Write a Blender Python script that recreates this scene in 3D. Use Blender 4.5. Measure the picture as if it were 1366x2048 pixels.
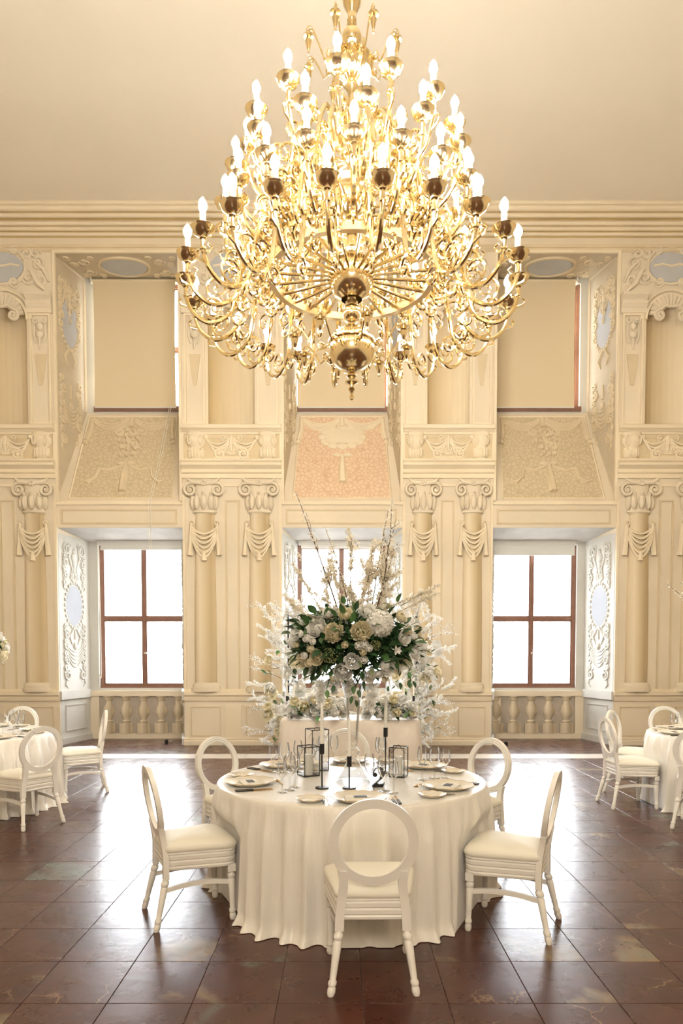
import bpy, math, random
from math import sin, cos, pi, radians, sqrt, atan2, exp
from mathutils import Vector, Matrix

for _o in list(bpy.data.objects):
    bpy.data.objects.remove(_o, do_unlink=True)
SC = bpy.context.scene
COL = SC.collection

# ------------------------------------------------------------------ camera
F = 1366.0            # focal length in pixels of the 1366 x 2048 frame (24 mm)
CAM_H = 1.62          # lens height above the floor
PITCH = radians(2.3)  # slightly downwards, the frame shifted up like a rise lens
PPY = 1305 + F * math.tan(PITCH)
cam_d = bpy.data.cameras.new('camera')
cam_d.sensor_fit = 'VERTICAL'
cam_d.sensor_height = 36.0
cam_d.lens = F / 2048 * 36.0
cam_d.shift_y = (PPY - 1024) / 2048
cam_d.clip_end = 400
cam = bpy.data.objects.new('camera', cam_d)
COL.objects.link(cam)
cam.location = (0, 0, CAM_H)
cam.rotation_euler = (pi / 2 - PITCH, 0, 0)
SC.camera = cam

# ------------------------------------------------------------------ sky, daylight, exposure
SKY = 13.0
WORLD = bpy.data.worlds.new('overcast_sky')
SC.world = WORLD
WORLD.use_nodes = True
_bg = WORLD.node_tree.nodes['Background']
_bg.inputs['Color'].default_value = (0.90, 0.95, 1.0, 1)
_bg.inputs['Strength'].default_value = SKY
SC.view_settings.view_transform = 'Standard'
SC.view_settings.look = 'None'
SC.view_settings.gamma = 1.0
SC.view_settings.exposure = 1.05
BULB = 255.0          # radiance of a chandelier bulb
SC.cycles.max_bounces = 6
SC.cycles.diffuse_bounces = 3
SC.cycles.glossy_bounces = 3
SC.cycles.transparent_max_bounces = 10
SC.cycles.adaptive_threshold = 0.12
SC.cycles.sample_clamp_indirect = 8.0
SC.cycles.caustics_reflective = False
SC.cycles.caustics_refractive = False
SC.cycles.use_denoising = True

# added warm fill light behind the viewer, with no lamp modelled there
_nd = bpy.data.lights.new('added_front_fill_light', 'POINT')
_nd.energy = 360
_nd.color = (1.0, 0.94, 0.83)
_nd.shadow_soft_size = 0.8
_no = bpy.data.objects.new('added_front_fill_light', _nd)
COL.objects.link(_no)
_no.location = (0.07, -3.3, 4.7)


def at(px, py, Y):
    """point of the place on the plane y = Y that the photograph shows at pixel px, py"""
    a = (px - 683) / F
    b = (PPY - py) / F
    t = Y / (cos(PITCH) + b * sin(PITCH))
    return Vector((t * a, Y, CAM_H + t * (b * cos(PITCH) - sin(PITCH))))


def on(px, py, z=0.0):
    """point of the horizontal plane z that the photograph shows at pixel px, py"""
    a = (px - 683) / F
    b = (PPY - py) / F
    t = (z - CAM_H) / (b * cos(PITCH) - sin(PITCH))
    return Vector((t * a, t * (cos(PITCH) + b * sin(PITCH)), z))


# ------------------------------------------------------------------ materials
MATS = {}


def srgb(r, g, b):
    f = lambda c: (c / 255 / 12.92) if c / 255 <= 0.04045 else ((c / 255 + 0.055) / 1.055) ** 2.4
    return (f(r), f(g), f(b), 1)


def mat(name, col, rough=0.5, metal=0.0, var=0.0, vscale=6.0, bump=0.0, bscale=60.0, spec=0.5,
        sheen=0.0, sss=0.0, emit=None, estr=0.0, rand=0.0, coat=0.0, trans=0.0):
    m = bpy.data.materials.new(name)
    m.use_nodes = True
    nt = m.node_tree
    p = nt.nodes['Principled BSDF']
    p.inputs['Base Color'].default_value = col
    p.inputs['Roughness'].default_value = rough
    p.inputs['Metallic'].default_value = metal
    p.inputs['Specular IOR Level'].default_value = spec
    p.inputs['Coat Weight'].default_value = coat
    if sheen:
        p.inputs['Sheen Weight'].default_value = sheen
        p.inputs['Sheen Roughness'].default_value = 0.35
    if emit:
        p.inputs['Emission Color'].default_value = emit
        p.inputs['Emission Strength'].default_value = estr
    if trans:
        p.inputs['Transmission Weight'].default_value = trans
    geo = nt.nodes.new('ShaderNodeNewGeometry')
    src = None
    if var:
        n = nt.nodes.new('ShaderNodeTexNoise')
        n.inputs['Scale'].default_value = vscale
        n.inputs['Detail'].default_value = 5
        nt.links.new(geo.outputs['Position'], n.inputs['Vector'])
        r = nt.nodes.new('ShaderNodeMapRange')
        r.inputs['From Min'].default_value = 0.3
        r.inputs['From Max'].default_value = 0.7
        r.inputs['To Min'].default_value = 1 - var
        r.inputs['To Max'].default_value = 1 + var
        nt.links.new(n.outputs['Fac'], r.inputs['Value'])
        src = r.outputs['Result']
    if rand:
        oi = nt.nodes.new('ShaderNodeObjectInfo')
        r2 = nt.nodes.new('ShaderNodeMapRange')
        r2.inputs['To Min'].default_value = 1 - rand
        r2.inputs['To Max'].default_value = 1 + rand
        nt.links.new(oi.outputs['Random'], r2.inputs['Value'])
        if src is not None:
            mu = nt.nodes.new('ShaderNodeMath')
            mu.operation = 'MULTIPLY'
            nt.links.new(src, mu.inputs[0])
            nt.links.new(r2.outputs['Result'], mu.inputs[1])
            src = mu.outputs[0]
        else:
            src = r2.outputs['Result']
    if src is not None:
        vm = nt.nodes.new('ShaderNodeVectorMath')
        vm.operation = 'SCALE'
        vm.inputs[0].default_value = col[:3]
        nt.links.new(src, vm.inputs['Scale'])
        nt.links.new(vm.outputs['Vector'], p.inputs['Base Color'])
    if bump:
        n = nt.nodes.new('ShaderNodeTexNoise')
        n.inputs['Scale'].default_value = bscale
        n.inputs['Detail'].default_value = 4
        nt.links.new(geo.outputs['Position'], n.inputs['Vector'])
        b = nt.nodes.new('ShaderNodeBump')
        b.inputs['Strength'].default_value = bump
        b.inputs['Distance'].default_value = 0.01
        nt.links.new(n.outputs['Fac'], b.inputs['Height'])
        nt.links.new(b.outputs['Normal'], p.inputs['Normal'])
    MATS[name] = m
    return m


def glass_mat(name, tint=(1, 1, 1, 1), base=0.02, gain=0.9, rough=0.02, gcol=(1, 1, 1, 1)):
    m = bpy.data.materials.new(name)
    m.use_nodes = True
    nt = m.node_tree
    nt.nodes.clear()
    out = nt.nodes.new('ShaderNodeOutputMaterial')
    tr = nt.nodes.new('ShaderNodeBsdfTransparent')
    tr.inputs['Color'].default_value = tint
    gl = nt.nodes.new('ShaderNodeBsdfGlossy')
    gl.inputs['Roughness'].default_value = rough
    gl.inputs['Color'].default_value = gcol
    fr = nt.nodes.new('ShaderNodeFresnel')
    fr.inputs['IOR'].default_value = 1.5
    ma = nt.nodes.new('ShaderNodeMath')
    ma.operation = 'MULTIPLY_ADD'
    ma.inputs[1].default_value = gain
    ma.inputs[2].default_value = base
    ma.use_clamp = True
    nt.links.new(fr.outputs[0], ma.inputs[0])
    mx = nt.nodes.new('ShaderNodeMixShader')
    nt.links.new(ma.outputs[0], mx.inputs[0])
    nt.links.new(tr.outputs[0], mx.inputs[1])
    nt.links.new(gl.outputs[0], mx.inputs[2])
    nt.links.new(mx.outputs[0], out.inputs['Surface'])
    MATS[name] = m
    return m


CREAM = srgb(233, 219, 194)
mat('wall_cream', CREAM, 0.75, var=0.045, vscale=1.3, bump=0.05, bscale=25)
mat('wall_light', srgb(240, 225, 196), 0.7, var=0.03, vscale=2.0)
mat('wall_ochre', srgb(222, 196, 141), 0.75, var=0.06, vscale=2.0)
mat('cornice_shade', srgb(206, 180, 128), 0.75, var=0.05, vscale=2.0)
mat('relief_shade', srgb(222, 204, 170), 0.75, var=0.05, vscale=3.0)
mat('reveal_plaster', srgb(208, 205, 197), 0.75, var=0.05, vscale=2.2, bump=0.06, bscale=30)
mat('reveal_ornament', srgb(207, 192, 165), 0.75, var=0.05, vscale=4.0)
mat('frieze_ground', srgb(222, 203, 167), 0.8, var=0.05, vscale=3.0)
mat('trophy_paint', srgb(224, 207, 175), 0.8, var=0.05, vscale=4.0)
mat('medallion_blue', srgb(172, 175, 183), 0.8, var=0.04, vscale=3.0)
mat('medallion', srgb(194, 194, 195), 0.75, var=0.04, vscale=3.0)
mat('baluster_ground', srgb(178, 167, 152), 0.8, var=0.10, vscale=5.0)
mat('soffit_plaster', srgb(196, 190, 182), 0.85, var=0.14, vscale=2.5, bump=0.1, bscale=20)
mat('ceiling_paint', srgb(246, 236, 218), 0.85, var=0.02, vscale=0.6)
mat('blind_fabric', srgb(230, 212, 178), 0.85, bump=0.04, bscale=300)
mat('blind_metal', srgb(225, 222, 215), 0.4)
mat('window_wood', srgb(138, 100, 82), 0.45, var=0.10, vscale=8.0)
mat('floor_grout', srgb(60, 40, 32), 0.7)
mat('strip_marble', srgb(214, 206, 196), 0.35, var=0.05, vscale=3.0)
mat('outside_ground', srgb(170, 170, 165), 0.9)
glass_mat('pane_glass', base=0.0, gain=0.5)
glass_mat('clear_glass', tint=(0.98, 0.985, 0.985, 1), base=0.02, gain=0.8)
glass_mat('vase_glass', tint=(0.98, 0.985, 0.985, 1), base=0.02, gain=0.7)
mat('brass', srgb(242, 221, 174), 0.16, metal=1.0, var=0.08, vscale=14.0)
mat('brass_ring', srgb(196, 170, 124), 0.42, metal=1.0, var=0.05, vscale=10.0)
mat('candle_sleeve', srgb(250, 240, 215), 0.5)
mat('bulb_glow', srgb(255, 240, 215), 0.3, emit=(1.0, 0.94, 0.83, 1), estr=BULB)
mat('chair_white', srgb(242, 237, 228), 0.38, var=0.02, vscale=5)
mat('cushion_ivory', srgb(243, 237, 222), 0.6, sheen=0.15)
def velvet():
    m = mat('velvet_ivory', srgb(242, 236, 226), 0.32, sheen=0.5)
    nt = m.node_tree
    p = nt.nodes['Principled BSDF']
    tc = nt.nodes.new('ShaderNodeTexCoord')
    mp = nt.nodes.new('ShaderNodeMapping')
    mp.inputs['Scale'].default_value = (1.0, 1.0, 0.16)
    nt.links.new(tc.outputs['Object'], mp.inputs[0])
    n = nt.nodes.new('ShaderNodeTexNoise')
    n.inputs['Scale'].default_value = 48
    n.inputs['Detail'].default_value = 5
    nt.links.new(mp.outputs[0], n.inputs['Vector'])
    b = nt.nodes.new('ShaderNodeBump')
    b.inputs['Strength'].default_value = 0.35
    b.inputs['Distance'].default_value = 0.012
    nt.links.new(n.outputs['Fac'], b.inputs['Height'])
    nt.links.new(b.outputs[0], p.inputs['Normal'])


velvet()
mat('linen_blush', srgb(232, 220, 204), 0.7, sheen=0.2, var=0.03, vscale=20)
mat('porcelain', srgb(247, 240, 226), 0.3)
mat('porcelain_white', srgb(244, 238, 228), 0.2, coat=0.3)
mat('gold_rim', srgb(222, 190, 134), 0.25, metal=1.0)
mat('paper_white', srgb(244, 238, 226), 0.7)
mat('card_dark', srgb(62, 60, 62), 0.6)
mat('black_metal', srgb(24, 22, 22), 0.4)
mat('wax_white', srgb(246, 242, 232), 0.45)
mat('gold_cutlery', srgb(214, 170, 104), 0.22, metal=1.0)
mat('silver_cutlery', srgb(205, 200, 195), 0.2, metal=1.0)
mat('knife_black', srgb(28, 22, 20), 0.3)
def petal_mat(name, col, k):
    """thin petal: part of the light shines through"""
    m = bpy.data.materials.new(name)
    m.use_nodes = True
    nt = m.node_tree
    out = nt.nodes['Material Output']
    p = nt.nodes['Principled BSDF']
    p.inputs['Base Color'].default_value = col
    p.inputs['Roughness'].default_value = 0.6
    tr = nt.nodes.new('ShaderNodeBsdfTranslucent')
    tr.inputs['Color'].default_value = col
    mx = nt.nodes.new('ShaderNodeMixShader')
    mx.inputs[0].default_value = k
    nt.links.new(p.outputs[0], mx.inputs[1])
    nt.links.new(tr.outputs[0], mx.inputs[2])
    nt.links.new(mx.outputs[0], out.inputs['Surface'])
    MATS[name] = m


petal_mat('petal_white', srgb(254, 252, 246), 0.28)
petal_mat('petal_cream', srgb(248, 238, 208), 0.30)
petal_mat('blossom_white', srgb(253, 251, 245), 0.5)
petal_mat('blossom_cream', srgb(250, 242, 224), 0.35)
mat('petal_heart', srgb(226, 196, 130), 0.6)
mat('leaf_green', srgb(84, 122, 70), 0.4, rand=0.35)
mat('leaf_dark', srgb(50, 84, 48), 0.45, rand=0.3)
mat('leaf_pale', srgb(140, 160, 112), 0.5, rand=0.2)
mat('umbel_green', srgb(150, 155, 105), 0.6)
mat('twig_brown', srgb(92, 70, 50), 0.7)
mat('twig_pale', srgb(140, 112, 78), 0.7)


def tile_material():
    m = bpy.data.materials.new('tile_marble')
    m.use_nodes = True
    nt = m.node_tree
    L = nt.links.new
    p = nt.nodes['Principled BSDF']
    geo = nt.nodes.new('ShaderNodeNewGeometry')
    oi = nt.nodes.new('ShaderNodeObjectInfo')
    add = nt.nodes.new('ShaderNodeVectorMath')
    add.operation = 'MULTIPLY_ADD'
    comb = nt.nodes.new('ShaderNodeCombineXYZ')
    L(oi.outputs['Random'], comb.inputs[0])
    L(oi.outputs['Random'], comb.inputs[2])
    add.inputs[1].default_value = (7, 5, 11)
    L(comb.outputs[0], add.inputs[0])
    L(geo.outputs['Position'], add.inputs[2])
    vec = add.outputs[0]

    def noise(scale, detail=4, dist=0.0, rough=0.55):
        n = nt.nodes.new('ShaderNodeTexNoise')
        n.inputs['Scale'].default_value = scale
        n.inputs['Detail'].default_value = detail
        n.inputs['Distortion'].default_value = dist
        n.inputs['Roughness'].default_value = rough
        L(vec, n.inputs['Vector'])
        return n.outputs['Fac']

    def ramp(src, stops):
        r = nt.nodes.new('ShaderNodeValToRGB')
        e = r.color_ramp.elements
        e[0].position, e[0].color = stops[0]
        e[1].position, e[1].color = stops[-1]
        for s in stops[1:-1]:
            x = e.new(s[0])
            x.color = s[1]
        L(src, r.inputs[0])
        return r.outputs[0]

    def mix(fac, a, b):
        x = nt.nodes.new('ShaderNodeMix')
        x.data_type = 'RGBA'
        L(fac, x.inputs[0])
        for s, k in ((a, 6), (b, 7)):
            if isinstance(s, tuple):
                x.inputs[k].default_value = s
            else:
                L(s, x.inputs[k])
        return x.outputs[2]
    W, K = (1, 1, 1, 1), (0, 0, 0, 1)
    base = ramp(noise(3.5, 6, 0.4), [(0.3, srgb(60, 33, 27)), (0.55, srgb(80, 46, 37)), (0.75, srgb(96, 60, 49))])
    hue = ramp(oi.outputs['Random'], [(0.0, srgb(78, 40, 29)), (0.5, srgb(74, 42, 35)), (1.0, srgb(94, 62, 48))])
    fhalf = nt.nodes.new('ShaderNodeValue')
    fhalf.outputs[0].default_value = 0.35
    c = mix(fhalf.outputs[0], base, hue)
    patch = ramp(noise(1.3, 4, 0.5), [(0.60, K), (0.68, W)])
    c = mix(patch, c, ramp(noise(9, 4), [(0.3, srgb(140, 110, 78)), (0.7, srgb(122, 118, 100))]))
    patch2 = ramp(noise(1.1, 4, 0.6), [(0.63, K), (0.71, W)])
    c = mix(patch2, c, srgb(106, 112, 104))
    vor = nt.nodes.new('ShaderNodeTexVoronoi')
    vor.feature = 'DISTANCE_TO_EDGE'
    vor.inputs['Scale'].default_value = 1.7
    wn = nt.nodes.new('ShaderNodeTexNoise')
    wn.inputs['Scale'].default_value = 6
    wn.inputs['Detail'].default_value = 5
    L(vec, wn.inputs['Vector'])
    wv = nt.nodes.new('ShaderNodeVectorMath')
    wv.operation = 'MULTIPLY_ADD'
    wv.inputs[1].default_value = (0.22, 0.22, 0.22)
    L(wn.outputs['Color'], wv.inputs[0])
    L(vec, wv.inputs[2])
    L(wv.outputs[0], vor.inputs['Vector'])
    crack = ramp(vor.outputs['Distance'], [(0.0, W), (0.006, K)])
    keep = ramp(noise(1.7, 2), [(0.52, K), (0.6, (0.6, 0.6, 0.6, 1))])
    mm = nt.nodes.new('ShaderNodeMath')
    mm.operation = 'MULTIPLY'
    L(crack, mm.inputs[0])
    L(keep, mm.inputs[1])
    c = mix(mm.outputs[0], c, srgb(178, 146, 112))
    L(c, p.inputs['Base Color'])
    rr = nt.nodes.new('ShaderNodeMapRange')
    rr.inputs['To Min'].default_value = 0.19
    rr.inputs['To Max'].default_value = 0.38
    L(noise(5, 4), rr.inputs['Value'])
    L(rr.outputs[0], p.inputs['Roughness'])
    p.inputs['Specular IOR Level'].default_value = 0.48
    b = nt.nodes.new('ShaderNodeBump')
    b.inputs['Strength'].default_value = 0.10
    b.inputs['Distance'].default_value = 0.01
    L(noise(14, 6), b.inputs['Height'])
    L(b.outputs[0], p.inputs['Normal'])
    MATS['tile_marble'] = m


tile_material()


def pebble_material(name, c0, c1, joint):
    """painted crazy paving of the sloping sills: rounded stones with darker joints"""
    m = bpy.data.materials.new(name)
    m.use_nodes = True
    nt = m.node_tree
    L = nt.links.new
    p = nt.nodes['Principled BSDF']
    p.inputs['Roughness'].default_value = 0.8
    geo = nt.nodes.new('ShaderNodeNewGeometry')
    nz = nt.nodes.new('ShaderNodeTexNoise')
    nz.inputs['Scale'].default_value = 5
    L(geo.outputs['Position'], nz.inputs['Vector'])
    mx = nt.nodes.new('ShaderNodeVectorMath')
    mx.operation = 'MULTIPLY_ADD'
    mx.inputs[1].default_value = (0.08, 0.08, 0.08)
    L(nz.outputs['Color'], mx.inputs[0])
    L(geo.outputs['Position'], mx.inputs[2])
    v = nt.nodes.new('ShaderNodeTexVoronoi')
    v.feature = 'DISTANCE_TO_EDGE'
    v.inputs['Scale'].default_value = 13.0
    L(mx.outputs[0], v.inputs['Vector'])
    v2 = nt.nodes.new('ShaderNodeTexVoronoi')
    v2.inputs['Scale'].default_value = 13.0
    L(mx.outputs[0], v2.inputs['Vector'])
    r = nt.nodes.new('ShaderNodeValToRGB')
    r.color_ramp.elements[0].position = 0.0
    r.color_ramp.elements[0].color = joint
    r.color_ramp.elements[1].position = 0.16
    r.color_ramp.elements[1].color = c1
    e = r.color_ramp.elements.new(0.06)
    e.color = c0
    L(v.outputs['Distance'], r.inputs[0])
    L(r.outputs[0], p.inputs['Base Color'])
    b = nt.nodes.new('ShaderNodeBump')
    b.inputs['Strength'].default_value = 0.3
    b.inputs['Distance'].default_value = 0.03
    L(v.outputs['Distance'], b.inputs['Height'])
    L(b.outputs[0], p.inputs['Normal'])
    MATS[name] = m


pebble_material('pebble_olive', srgb(208, 191, 157), srgb(216, 200, 169), srgb(196, 179, 143))
pebble_material('pebble_rose', srgb(228, 197, 164), srgb(236, 209, 178), srgb(218, 180, 147))


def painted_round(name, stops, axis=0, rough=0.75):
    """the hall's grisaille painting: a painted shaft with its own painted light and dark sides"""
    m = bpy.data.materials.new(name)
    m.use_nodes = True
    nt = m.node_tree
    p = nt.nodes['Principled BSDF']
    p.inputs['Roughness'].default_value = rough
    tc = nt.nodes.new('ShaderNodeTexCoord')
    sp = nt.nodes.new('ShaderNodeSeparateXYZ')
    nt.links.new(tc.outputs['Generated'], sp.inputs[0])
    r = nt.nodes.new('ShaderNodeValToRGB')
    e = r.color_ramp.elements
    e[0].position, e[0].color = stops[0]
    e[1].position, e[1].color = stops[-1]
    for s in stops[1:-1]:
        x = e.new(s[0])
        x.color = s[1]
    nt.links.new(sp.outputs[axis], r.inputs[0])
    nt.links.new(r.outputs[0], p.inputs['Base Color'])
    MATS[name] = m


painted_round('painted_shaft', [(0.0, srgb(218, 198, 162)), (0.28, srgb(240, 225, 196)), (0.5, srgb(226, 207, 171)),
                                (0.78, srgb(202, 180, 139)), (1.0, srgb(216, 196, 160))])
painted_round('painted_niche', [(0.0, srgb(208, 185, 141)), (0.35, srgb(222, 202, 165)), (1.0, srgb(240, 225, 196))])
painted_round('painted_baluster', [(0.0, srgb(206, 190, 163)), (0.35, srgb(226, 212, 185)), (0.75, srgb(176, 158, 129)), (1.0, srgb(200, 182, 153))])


# ------------------------------------------------------------------ mesh helpers
class MB:
    def __init__(s):
        s.v = []
        s.f = []

    def add(s, vs, fs):
        o = len(s.v)
        s.v += [tuple(v) for v in vs]
        s.f += [tuple(i + o for i in f) for f in fs]
        return s

    def map(s, fn):
        s.v = [tuple(fn(Vector(v))) for v in s.v]
        return s

    def box(s, x0, x1, y0, y1, z0, z1):
        return s.add([(x0, y0, z0), (x1, y0, z0), (x1, y1, z0), (x0, y1, z0), (x0, y0, z1), (x1, y0, z1), (x1, y1, z1), (x0, y1, z1)],
                     [(3, 2, 1, 0), (4, 5, 6, 7), (0, 1, 5, 4), (1, 2, 6, 5), (2, 3, 7, 6), (3, 0, 4, 7)])

    def quad(s, a, b, c, d):
        return s.add([a, b, c, d], [(0, 1, 2, 3)])

    def lathe(s, prof, n=16, a0=0.0, a1=2 * pi, c=(0, 0), sy=1.0):
        full = abs(a1 - a0 - 2 * pi) < 1e-6
        m = n if full else n + 1
        vs, fs = [], []
        for r, z in prof:
            for i in range(m):
                a = a0 + (a1 - a0) * i / n
                vs.append((c[0] + r * cos(a), c[1] + r * sin(a) * sy, z))
        for j in range(len(prof) - 1):
            for i in range(n):
                i2 = (i + 1) % m
                fs.append((j * m + i, j * m + i2, (j + 1) * m + i2, (j + 1) * m + i))
        return s.add(vs, fs)

    def tube(s, pts, r, n=6, cap=True):
        pts = [Vector(p) for p in pts]
        k = len(pts)
        rs = r if isinstance(r, (list, tuple)) else [r] * k
        t0 = (pts[1] - pts[0]).normalized()
        up = Vector((0, 0, 1)) if abs(t0.z) < 0.9 else Vector((1, 0, 0))
        nrm = (up - t0 * up.dot(t0)).normalized()
        vs, fs = [], []
        for i in range(k):
            t = (pts[min(i + 1, k - 1)] - pts[max(i - 1, 0)])
            if t.length < 1e-9:
                t = t0
            t = t.normalized()
            nrm = nrm - t * nrm.dot(t)
            if nrm.length < 1e-6:
                nrm = t.orthogonal()
            nrm = nrm.normalized()
            bn = t.cross(nrm)
            for j in range(n):
                a = 2 * pi * j / n
                vs.append(pts[i] + (nrm * cos(a) + bn * sin(a)) * rs[i])
        for i in range(k - 1):
            for j in range(n):
                j2 = (j + 1) % n
                fs.append((i * n + j, i * n + j2, (i + 1) * n + j2, (i + 1) * n + j))
        if cap:
            fs.append(tuple(range(n - 1, -1, -1)))
            fs.append(tuple((k - 1) * n + j for j in range(n)))
        return s.add(vs, fs)

    def sweep(s, pts, w, d):
        """rectangular bar along a mostly vertical path"""
        vs, fs = [], []
        k = len(pts)
        ws = w if isinstance(w, (list, tuple)) else [w] * k
        ds = d if isinstance(d, (list, tuple)) else [d] * k
        for (x, y, z), a, b in zip(pts, ws, ds):
            vs += [(x - a / 2, y - b / 2, z), (x + a / 2, y - b / 2, z), (x + a / 2, y + b / 2, z), (x - a / 2, y + b / 2, z)]
        for i in range(k - 1):
            for j in range(4):
                j2 = (j + 1) % 4
                fs.append((i * 4 + j, i * 4 + j2, i * 4 + 4 + j2, i * 4 + 4 + j))
        fs += [(3, 2, 1, 0), tuple((k - 1) * 4 + j for j in range(4))]
        return s.add(vs, fs)

    def loft(s, rings, close_ends=True):
        n = len(rings[0])
        vs, fs = [], []
        for r in rings:
            vs += r
        for i in range(len(rings) - 1):
            for j in range(n):
                j2 = (j + 1) % n
                fs.append((i * n + j, i * n + j2, (i + 1) * n + j2, (i + 1) * n + j))
        if close_ends:
            fs.append(tuple(range(n - 1, -1, -1)))
            fs.append(tuple((len(rings) - 1) * n + j for j in range(n)))
        return s.add(vs, fs)

    def profile_x(s, prof, x0, x1):
        """closed (y, z) outline extruded along x"""
        n = len(prof)
        vs = [(x0, y, z) for y, z in prof] + [(x1, y, z) for y, z in prof]
        fs = [(i, (i + 1) % n, n + (i + 1) % n, n + i) for i in range(n)]
        fs += [tuple(range(n - 1, -1, -1)), tuple(range(n, 2 * n))]
        return s.add(vs, fs)

    def plate(s, poly, y0, y1):
        """outline in (x, z) extruded from y0 to y1"""
        n = len(poly)
        vs = [(x, y0, z) for x, z in poly] + [(x, y1, z) for x, z in poly]
        fs = [(i, (i + 1) % n, n + (i + 1) % n, n + i) for i in range(n)]
        fs += [tuple(range(n - 1, -1, -1)), tuple(range(n, 2 * n))]
        return s.add(vs, fs)

    def ell(s, c, r, nu=8, nv=6):
        vs, fs = [], []
        for j in range(nv + 1):
            b = -pi / 2 + pi * j / nv
            for i in range(nu):
                a = 2 * pi * i / nu
                vs.append((c[0] + r[0] * cos(b) * cos(a), c[1] + r[1] * cos(b) * sin(a), c[2] + r[2] * sin(b)))
        for j in range(nv):
            for i in range(nu):
                i2 = (i + 1) % nu
                fs.append((j * nu + i, j * nu + i2, (j + 1) * nu + i2, (j + 1) * nu + i))
        return s.add(vs, fs)

    def mesh(s, name, m=None, smooth=40):
        me = bpy.data.meshes.new(name)
        me.from_pydata(s.v, [], s.f)
        me.update()
        if m:
            me.materials.append(MATS[m])
        if smooth:
            me.shade_smooth()
            me.set_sharp_from_angle(angle=radians(smooth))
        return me

    def build(s, name, m, parent=None, loc=(0, 0, 0), rot=(0, 0, 0), smooth=40, scale=(1, 1, 1)):
        return obj(name, s.mesh(name, m, smooth), parent, loc, rot, scale)


def obj(name, me, parent=None, loc=(0, 0, 0), rot=(0, 0, 0), scale=(1, 1, 1)):
    o = bpy.data.objects.new(name, me)
    COL.objects.link(o)
    o.location = loc
    o.rotation_euler = rot
    o.scale = scale
    o.parent = parent
    return o


def empty(name, loc=(0, 0, 0), rz=0.0, parent=None):
    o = bpy.data.objects.new(name, None)
    COL.objects.link(o)
    o.empty_display_size = 0.1
    o.location = loc
    o.rotation_euler = (0, 0, rz)
    o.parent = parent
    return o


def tag(o, label=None, cat=None, group=None, kind=None):
    if label:
        o['label'] = label
    if cat:
        o['category'] = cat
    if group:
        o['group'] = group
    if kind:
        o['kind'] = kind
    return o


def copy_tree(o, parent=None, loc=None, rz=None, scale=None):
    c = o.copy()
    COL.objects.link(c)
    c.parent = parent
    if loc is not None:
        c.location = loc
    if rz is not None:
        c.rotation_euler = (0, 0, rz)
    if scale is not None:
        c.scale = scale
    for ch in KIDS.get(o.name, ()):
        copy_tree(ch, c)
    return c


KIDS = {}


def learn(root):
    """note the children of a thing before it is copied"""
    allo = {}
    for o in bpy.data.objects:
        if o.parent:
            allo.setdefault(o.parent.name, []).append(o)

    def rec(o):
        KIDS[o.name] = allo.get(o.name, [])
        for c in KIDS[o.name]:
            rec(c)
    rec(root)


def smoothed(pts, k=6):
    """Catmull-Rom through the given points"""
    pts = [Vector(p) for p in pts]
    out = []
    for i in range(len(pts) - 1):
        p0, p1, p2, p3 = pts[max(i - 1, 0)], pts[i], pts[i + 1], pts[min(i + 2, len(pts) - 1)]
        for j in range(k):
            t = j / k
            out.append(0.5 * ((2 * p1) + (p2 - p0) * t + (2 * p0 - 5 * p1 + 4 * p2 - p3) * t * t + (3 * p1 - p0 - 3 * p2 + p3) * t ** 3))
    out.append(pts[-1])
    return out


def spiral(c, r, turns, a0, d=1, n=22, k=0.16):
    """flat spiral in a (u, v) plane from the outside in"""
    out = []
    for i in range(n + 1):
        t = i / n
        a = a0 + d * 2 * pi * turns * t
        rr = r * (1 - t * (1 - k))
        out.append((c[0] + rr * cos(a), c[1] + rr * sin(a)))
    return out


# ================================================================== the hall
YW = 11.93            # face of the piers
YB = 12.84            # window plane at the back of the niches
XL, XR = -9.0, 9.0
YF = -8.0             # wall behind the camera


def zw(py):
    return at(683, py, YW).z


def zb(py):
    return at(683, py, YB).z


def xw(px, py=1200):
    return at(px, py, YW).x


Z_CEIL = at(683, 404, YW - 0.42).z
NICHES = [(-4.93, -2.75, -3.72), (-1.035, 1.06, 0.0), (2.62, 4.76, 3.575)]     # left edge, right edge, window centre
SPLAY = 0.21
Z_LHEAD_F, Z_LHEAD_B = zw(1055), zb(1084)
Z_SILL_F, Z_SILL_B = zw(1004), zb(826)
Z_UHEAD_F, Z_UHEAD_B = zw(507), zb(557)
Z_WIN0, Z_WIN1 = zb(1376), zb(1088)
Z_UP0, Z_UP1 = zb(818), zb(566)
WW = 0.83             # half width of a window

# ---- floor: bed, tiles, marble strip
fl = MB().box(XL, XR, YF, YB + 0.3, -0.12, -0.006).build('floor', 'floor_grout', smooth=0)
tag(fl, 'dark red-brown polished stone tile floor', kind='structure')
TX, TY = 0.3945, 0.4275
tx0 = -1.085
ty0 = on(683, 1923).y
gap = 0.0013
tm = MB()
b_ = 0.002
tm.loft([[(gap, gap, -0.006), (TX - gap, gap, -0.006), (TX - gap, TY - gap, -0.006), (gap, TY - gap, -0.006)],
         [(gap, gap, -b_ * 0.6), (TX - gap, gap, -b_ * 0.6), (TX - gap, TY - gap, -b_ * 0.6), (gap, TY - gap, -b_ * 0.6)],
         [(gap + b_, gap + b_, 0), (TX - gap - b_, gap + b_, 0), (TX - gap - b_, TY - gap - b_, 0), (gap + b_, TY - gap - b_, 0)]])
tile_me = tm.mesh('tile', 'tile_marble', 0)
near, rest = [], []
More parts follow.
